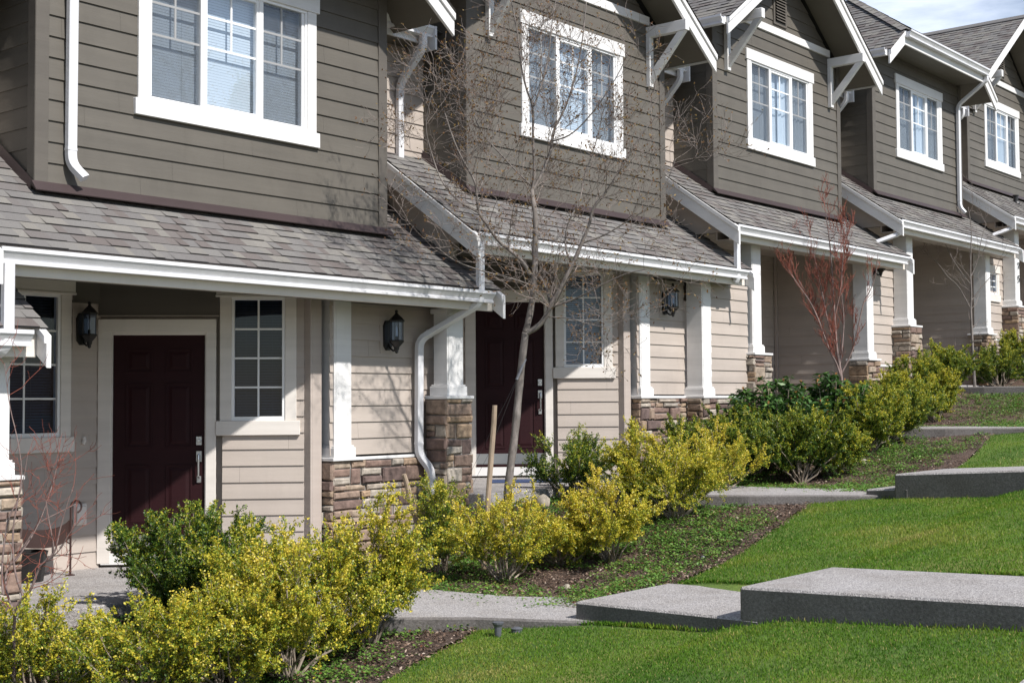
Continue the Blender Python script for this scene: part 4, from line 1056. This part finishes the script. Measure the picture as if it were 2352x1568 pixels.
# red-twigged tree further up
m = .0062; X_, Y_ = 1936, 998
LIMBS = [
 ml([(1936, 1000), (1936, 887), (1931, 846), (1924, 803), (1921, 731), (1918, 661), (1915, 587), (1909, 527), (1903, 480)], .026, .004, 2.0),
 ml([(1933, 870), (1922, 835), (1907, 812), (1891, 767), (1876, 726), (1857, 690), (1835, 661), (1816, 632), (1799, 608)], .018, .003, 2.0, 0, -.2),
 ml([(1930, 845), (1912, 790), (1896, 760), (1880, 720), (1866, 680), (1845, 640), (1832, 600), (1826, 570)], .014, .003, 2.0, 0, .3),
 ml([(1934, 860), (1952, 825), (1964, 790), (1974, 740), (1985, 690), (1994, 680), (2010, 640), (2014, 590)], .015, .003, 1.1, 0, -.2),
 ml([(1931, 840), (1941, 780), (1946, 730), (1941, 670), (1950, 600), (1955, 560)], .014, .003, 1.8, 0, .2),
 ml([(1924, 800), (1905, 740), (1898, 690), (1888, 640), (1880, 590), (1872, 555)], .012, .003, 1.9, 0, .1),
 ml([(1921, 731), (1932, 680), (1935, 630), (1940, 570), (1935, 530)], .010, .003, 1.7, 0, -.2),
]
bare_tree('red_twig_tree', (17.72, 8.6, ground(17.72, 8.6)), LIMBS, 'small bare tree with many upright red twigs', 12, 'redgrey', 'redbark',
          [(7.2, (.18, .45), .22), (5.6, (.10, .24), .15), (3.2, (.05, .12), .2)], 'bud', bud=(.014, .9), twig_lift=.24, minr=.0028, spread=.6)
# thin young tree at the right
m = .0073; X_, Y_ = 2240, 927
LIMBS = [
 ml([(2243, 930), (2242, 890), (2240, 820), (2238, 760), (2237, 715), (2240, 690), (2238, 640), (2240, 580), (2244, 520), (2236, 470)], .030, .004, 2.2),
 ml([(2238, 722), (2222, 690), (2205, 660), (2180, 640), (2165, 615), (2150, 600)], .011, .003, 1.3),
 ml([(2239, 700), (2255, 680), (2275, 655), (2300, 630), (2310, 600)], .011, .003, 1.0),
 ml([(2238, 660), (2215, 630), (2190, 590), (2180, 560), (2158, 552)], .009, .003, 1.1),
 ml([(2240, 640), (2258, 600), (2266, 550), (2280, 510)], .009, .003, 1.2),
]
bare_tree('young_tree', (23.75, 9.0, .12), LIMBS, 'thin young bare tree with a straight pale trunk at the right', 13, 'bark', 'twig',
          [(5, (.3, .7), .25), (3, (.15, .35), .2), (1.6, (.06, .14), .2)], None, minr=.0024)
# bare shrub at the left edge
m = .0030; X_, Y_ = 36, 1600
D_ = lambda L_: [(.168*a, 1129+.168*b) for a, b in L_]
LIMBS = [
 ml([(36, 1610), (37, 1470), (39, 1392)]+D_([(320, 1330), (440, 1240), (510, 1130), (590, 920), (700, 800), (830, 700), (880, 500), (930, 330), (1010, 80), (1090, -120)]), .013, .003, 1.6, 0, -.2),
 ml([(34, 1610), (32, 1480)]+D_([(190, 1540), (100, 1380), (40, 1240), (10, 1000), (150, 800), (300, 560), (420, 350), (610, 260), (880, 120)]), .011, .003, 1.4, 0, .2),
 ml(D_([(60, 1280), (20, 950), (60, 450), (90, 250), (190, 60), (260, -250), (300, -600)]), .008, .002, 1.3, 0, .1),
 ml(D_([(330, 1320), (240, 1050), (210, 850), (200, 450), (270, 60), (350, -300), (280, -800), (180, -1200), (120, -1760)]), .008, .002, 1.2, 0, -.1),
 ml(D_([(700, 790), (750, 640), (730, 400), (680, 0), (760, -300), (840, -420)]), .007, .002, 1.5, 0, -.2),
 ml(D_([(590, 920), (680, 830), (900, 680), (1050, 420), (1240, 230)]), .006, .002, 1.4, -.1, -.2),
 ml(D_([(210, 850), (420, 500), (520, 200), (600, -150), (640, -480)]), .006, .002, 1.2, 0, .2),
]
bare_tree('bare_shrub', (4.82, 8.3, -2.02), LIMBS, 'leafless shrub with reddish twigs at the left edge', 14, 'redgrey', 'redbark',
          [(6.0, (.14, .36), .25), (3.4, (.06, .17), .25)], None, cat='shrub', bud=(.014, .9), minr=.0018, twig_lift=.1, trunkname='stems')

# ------------------------------------------------------------------ stakes, stones, small things
def stake(px, pz, tx, tz, label, r=.026):
    m_ = MB(); a, b = Vector(px), Vector(tx); q = [a.lerp(b, t) for t in (0, .2, .45, .7, .9, 1)]
    m_.tube([(v.x+.004*math.sin(i*2), v.y, v.z) for i, v in enumerate(q)], [r*1.05, r, r*.97, r*1.02, r*.98, r*.9], 9)
    o = m_.build('tree_stake', 'wood', None, smooth=False); return tag(o, label, 'stake', 'stakes around the bare tree')
g = ground
stake((9.57, 8.31, g(9.57, 8.31)-.1), 0, (9.68, 8.24, -.02), 0, 'upright wooden stake just left of the bare tree trunk')
stake((9.36, 8.75, g(9.36, 8.75)-.1), 0, (9.10, 8.87, -.66), 0, 'leaning wooden stake in front of the white downspout')
m_ = MB(); m_.tube([(9.36, 8.60, g(9.36, 8.6)-.1), (9.37, 8.60, -1.42)], [.03, .028], 9); tag(m_.build('tree_stake', 'wood'), 'short stub of wooden stake low in the mulch by the slim shrub', 'stake', 'stakes around the bare tree')
m_ = MB(); A_ = Vector((10.03, 8.15, .42)); m_.tube([A_, (9.92, 8.17, .22)], .014, 6, 1); m_.tube([(9.92, 8.17, .22), (9.55, 8.5, -.75), (9.36, 8.72, -1.35)], .0018, 4); m_.tube([A_, (9.7, 8.35, -.5), (9.38, 8.70, -1.38)], .0018, 4)
tag(m_.build('guy_wire', ['iron', 'plastic']), 'thin guy wires from the bare tree trunk to the stakes', 'wire')
def rock(x, y, r, label, seed, sq=.75):
    import bmesh
    bm = bmesh.new(); bmesh.ops.create_icosphere(bm, subdivisions=3, radius=r); rg = np.random.default_rng(seed); k = rg.normal(size=(5, 3))
    for v in bm.verts:
        n_ = v.co.normalized(); d = sum(math.sin(3*n_.dot(Vector(q))+i)*.06 for i, q in enumerate(k)); v.co *= 1+d; v.co.z *= sq
    me = bpy.data.meshes.new('rock'); bm.to_mesh(me); bm.free(); me.materials.append(M['rock']); me.polygons.foreach_set('use_smooth', [True]*len(me.polygons))
    o = bpy.data.objects.new('rock', me); C.objects.link(o); o.location = (x, y, g(x, y)+r*sq*.55); return tag(o, label, 'rock', 'pale rocks in the mulch')
rock(9.2, 7.04, .042, 'small round pale rock at the edge of the lowest walkway', 1)
rock(11.2, 8.90, .10, 'largest pale rock, between the bare tree and the porch', 2, .95)
rock(15.85, 7.42, .06, 'pale rock in the third bed, below the yellow green shrub', 3)
m_ = MB(); z = g(7.42, 6.30); m_.lathe((7.42, 6.30, z-.05), [(.022, 0), (.028, .115), (.040, .135), (.042, .148), (.036, .15)], 12); o = m_.build('path_light', 'plastic'); tag(o, 'grey plastic garden light stake beside the lowest walkway', 'garden light')
m_ = MB(); z = g(7.56, 6.24); m_.lathe((7.56, 6.24, z-.05), [(.04, 0), (.04, .065), (.044, .075), (.02, .085)], 12); o = m_.build('sprinkler_head', 'plastic'); tag(o, 'low round black sprinkler cap touching the garden light stake', 'sprinkler')
m_ = MB(); z = g(10.38, 6.41); m_.lathe((10.38, 6.41, z-.02), [(.022, 0), (.022, .04), (.015, .05), (.004, .054)], 10); tag(m_.build('sprinkler_head', 'plastic'), 'tiny pale sprinkler head where mulch meets the upper lawn', 'sprinkler')
# concrete splash block under the downspout
z = g(9.72, 9.15); m_ = MB(); m_.hexa([(9.45, 8.92, z-.03), (9.75, 8.82, z-.03), (9.95, 9.42, z-.03), (9.65, 9.5, z-.03), (9.45, 8.92, z+.03), (9.75, 8.82, z+.03), (9.95, 9.42, z+.07), (9.65, 9.5, z+.07)])
tag(m_.build('splash_block', 'concrete', bev=.012), 'grey concrete splash block below the white downspout', 'splash block')
# door mat
fM = F((12.35, 10.62), (.7071, -.7071)); m_ = MB(); m_.fbox(fM, 0, .95, 0, .5, -.934, -.918); tag(m_.build('door_mat', 'mat', bev=.006), 'dark blue mat before the second maroon door', 'door mat')
# iron rack with a curved brown band and a black bin
rk = thing('iron_rack', (6.55, 10.95, -1.535), 'dark iron rack with a curved brown band beside the porch window', 'rack'); B_ = (6.55, 10.95, -1.535)
for sx in (-.34, .34):
    m_ = MB(); x = 6.55+sx
    m_.tube([(x, 10.93, -1.53), (x, 10.93, -.92)], .011, 6)
    m_.tube([(x+math.copysign(.055*(1-math.cos(t)), sx), 10.93, -.92+.055*math.sin(t)) for t in np.linspace(0, 4.4, 12)], .009, 6)
    m_.box(x-.03, x+.03, 10.90, 10.96, -1.535, -1.525)
    m_.tube([(x, 10.93, -1.25), (x-sx*.5, 10.90, -1.16), (x-sx*.9, 10.90, -1.2)], .007, 5)
    m_.build('iron_post', 'iron_brown', rk, B_)
m_ = MB(); n_ = 12
for i in range(n_):
    t0, t1 = -1+2*i/n_, -1+2*(i+1)/n_; q = lambda t, z_, o_: (6.55+.33*t, 10.78+.15*t*t+o_, z_-.05*(1-t*t))
    m_.hexa([q(t0, -1.20, 0), q(t1, -1.20, 0), q(t1, -1.20, .02), q(t0, -1.20, .02), q(t0, -1.04, 0), q(t1, -1.04, 0), q(t1, -1.04, .02), q(t0, -1.04, .02)])
m_.build('curved_band', 'iron_brown', rk, B_)
m_ = MB(); m_.lathe((6.42, 10.88, -1.535), [(.15, 0), (.18, .22), (.19, .26), (.17, .265), (.16, .20)], 16)
tag(m_.build('black_bin', 'iron'), 'round black bin on the porch floor under the iron rack', 'bin')

# ------------------------------------------------------------------ lawn blades, bark chips, ground cover
rng = np.random.default_rng(5)
def vground(X, Y): return np.array([ground(a, b) for a, b in zip(X, Y)])
def onpath(X, Y):
    f = (X-7.79) % PX; return (f < 1.40) & (Y < 6.25)
Xg = []; Yg = []; Hs = []
for x0, x1, den in ((5.2, 9, 8000), (9, 14, 5500), (14, 20, 2000), (20, 33, 800)):
    n = int((x1-x0)*4.3*den); X = rng.uniform(x0, x1, n); Y = rng.uniform(2.36, 6.9, n)
    e = np.array([lawn_edge(a) for a in X]); dist = np.hypot(X, Y); ok = (Y < e-.01+rng.uniform(-.05, .03, n)) & ~onpath(X, Y)
    # only what can be seen from around the photograph's place
    Xg.append(X[ok]); Yg.append(Y[ok]); Hs.append(np.full(ok.sum(), 1.+.03*(x0-5)))
Xg = np.concatenate(Xg); Yg = np.concatenate(Yg); Hs = np.concatenate(Hs); n = len(Xg)
ed = []
for k in range(0, 4):
    for xe, sg in ((7.79, -1), (9.14, 1)):
        nn_ = 2600 if k < 2 else 900; ye_ = rng.uniform(2.4, 5.95, nn_); ed.append((xe+PX*k+sg*np.abs(rng.normal(size=nn_))*.02+(ye_-2.4)*.03, ye_))
ex_ = np.concatenate([e[0] for e in ed]); ey_ = np.concatenate([e[1] for e in ed])
Xg = np.concatenate([Xg, ex_]); Yg = np.concatenate([Yg, ey_]); Hs = np.concatenate([Hs, np.full(len(ex_), 1.75)]); n = len(Xg)
Zg = vground(Xg, Yg)-.004
pat = np.sin(Xg*1.3+.6*np.sin(Yg*2.1))*np.cos(Yg*1.7+Xg*.4)+.6*np.sin(Xg*3.7-Yg*2.9)+.4*np.sin(Xg*7.1+Yg*5.3)
tint = .37+.21*pat+.10*np.sin(Xg*.9+1.3)*np.sin(Yg*1.1+.5)+rng.normal(size=n)*.12
tint[rng.random(n) < .045] = .97
Dg = np.stack([rng.normal(size=n)*.38-.05, rng.normal(size=n)*.38, np.ones(n)], 1)
leaves('grass', np.stack([Xg, Yg, Zg], 1), Dg, rng.uniform(.012, .027, n)*Hs*(1+.10*pat), rng.uniform(.0035, .006, n)*Hs, np.clip(tint, .01, 1), 'grass', None, rng, 'stuff')
# bark chips
n = 42000; X = np.concatenate([rng.uniform(5.5, 13, n), rng.uniform(13, 24, n//2)]); Y = rng.uniform(5.9, 9.3, len(X)); e = np.array([lawn_edge(a) for a in X])
ok = (Y > e-.06) & ~onpath(X, Y); X, Y = X[ok], Y[ok]; n = len(X)
a = rng.uniform(0, 2*math.pi, n); D = np.stack([np.cos(a), np.sin(a), rng.normal(size=n)*.35], 1); up_ = np.zeros((n, 3)); up_[:, 2] = 1
leaves('bark_chips', np.stack([X, Y, vground(X, Y)+.012+rng.uniform(0, .012, n)], 1), D, rng.uniform(.012, .042, n), rng.uniform(.007, .018, n), rng.uniform(.01, 1, n)**1.5, 'chips', None, rng, 'stuff', up_)
# low leafy ground cover in patches
P = []; D = []; T = []; Ls = []
for x0, x1, ncl in ((5.4, 9.0, 1300), (9.0, 14.2, 2300), (14, 19.5, 1800), (19.5, 26, 1500)):
    for _ in range(ncl):
        x = rng.uniform(x0, x1); y = rng.uniform(lawn_edge(x)+.10, 9.1 if x < 20 else 8.6)
        if math.sin(x*2.3+y*1.1)+math.sin(y*3.3-x*1.4) < rng.uniform(-1.7, .6): continue
        if onpath(np.array([x]), np.array([y]))[0]: continue
        z = ground(x, y); k = int(rng.integers(20, 46)); r = rng.uniform(.05, .17)
        aa = rng.uniform(0, 2*math.pi, k); rr = r*np.sqrt(rng.uniform(0, 1, k)); hh = rng.uniform(.012, .07, k)*(1-.4*rr/r)
        P.append(np.stack([x+rr*np.cos(aa), y+rr*np.sin(aa), z+hh], 1)); a2 = aa+rng.normal(size=k)*.8
        D.append(np.stack([np.cos(a2), np.sin(a2), rng.normal(size=k)*.3+.1], 1)); T.append(rng.uniform(.2, .85)+rng.normal(size=k)*.13); Ls.append(rng.uniform(.014, .030, k))
P = np.concatenate(P); D = np.concatenate(D); T = np.clip(np.concatenate(T), .01, .93); Ls = np.concatenate(Ls); T[rng.random(len(T)) < .05] = 1
up_ = np.zeros((len(P), 3)); up_[:, 2] = 1.2
leaves('ground_cover', P, D, Ls, Ls*.85, T, 'cover', None, rng, 'stuff', up_)

# ------------------------------------------------------------------ trees across the street (mirrored in the upper window)
z0 = ground(25.4, -6)-.3
LIMBS = [(pxl(q_, 0, 0, 1.), a_, b_, t_) for q_, a_, b_, t_ in (
 ([(0, 0), (.1, -2), (0, -4), (.2, -6), (.1, -8), (.3, -10)], .16, .03, 2.2),
 ([(0, -2.6), (.9, -4.2), (1.6, -6), (2.0, -7.8), (2.2, -9.4)], .09, .02, 2.0), ([(0, -3), (-.9, -4.6), (-1.7, -6.2), (-2.0, -8)], .09, .02, 2.0), ([(.1, -5), (.8, -6.4), (1.1, -8.2)], .06, .02, 1.6), ([(.1, -4.4), (-.7, -6.4), (-.8, -8.6)], .06, .02, 1.6))]
bare_tree('street_tree', (25.0, -14.0, z0), LIMBS, 'leafless tree across the street, mirrored in the nearest upper window', 31, 'bark', 'bark',
          [(6, (.9, 2.0), .2), (4, (.5, 1.1), .15), (2, (.25, .5), .2)], None, minr=.012)
rng = np.random.default_rng(77); root = thing('conifer', (28.0, -14.6, z0), 'dark conifer across the street, mirrored in the nearest upper window', 'tree')
tb = MB(); tb.tube([(0, 0, 0), (0, 0, 5), (.05, 0, 10.2)], [.17, .11, .02], 8); tb.build('trunk', 'bark', root)
P = []; D = []
for i in range(190):
    zz = 1.2+9.0*(i/190)**.9; L_ = 2.1*(1-(zz-1.2)/9.3)**.8*rng.uniform(.7, 1.1)+.1; a = rng.uniform(0, 2*math.pi)
    m_n = int(14+70*L_); t = rng.uniform(.1, 1, m_n); P.append(np.stack([np.cos(a)*L_*t, np.sin(a)*L_*t, zz-.35*L_*t+rng.normal(size=m_n)*.05], 1)+rng.normal(size=(m_n, 3))*.06*(1+L_*t[:, None]))
    D.append(np.stack([np.full(m_n, np.cos(a)), np.full(m_n, np.sin(a)), np.full(m_n, -.3)], 1)+rng.normal(size=(m_n, 3))*.5)
P = np.concatenate(P); D = np.concatenate(D); leaves('crown', P, D, rng.uniform(.14, .26, len(P)), rng.uniform(.05, .09, len(P)), rng.uniform(.01, .3, len(P)), 'leaf', root, rng)
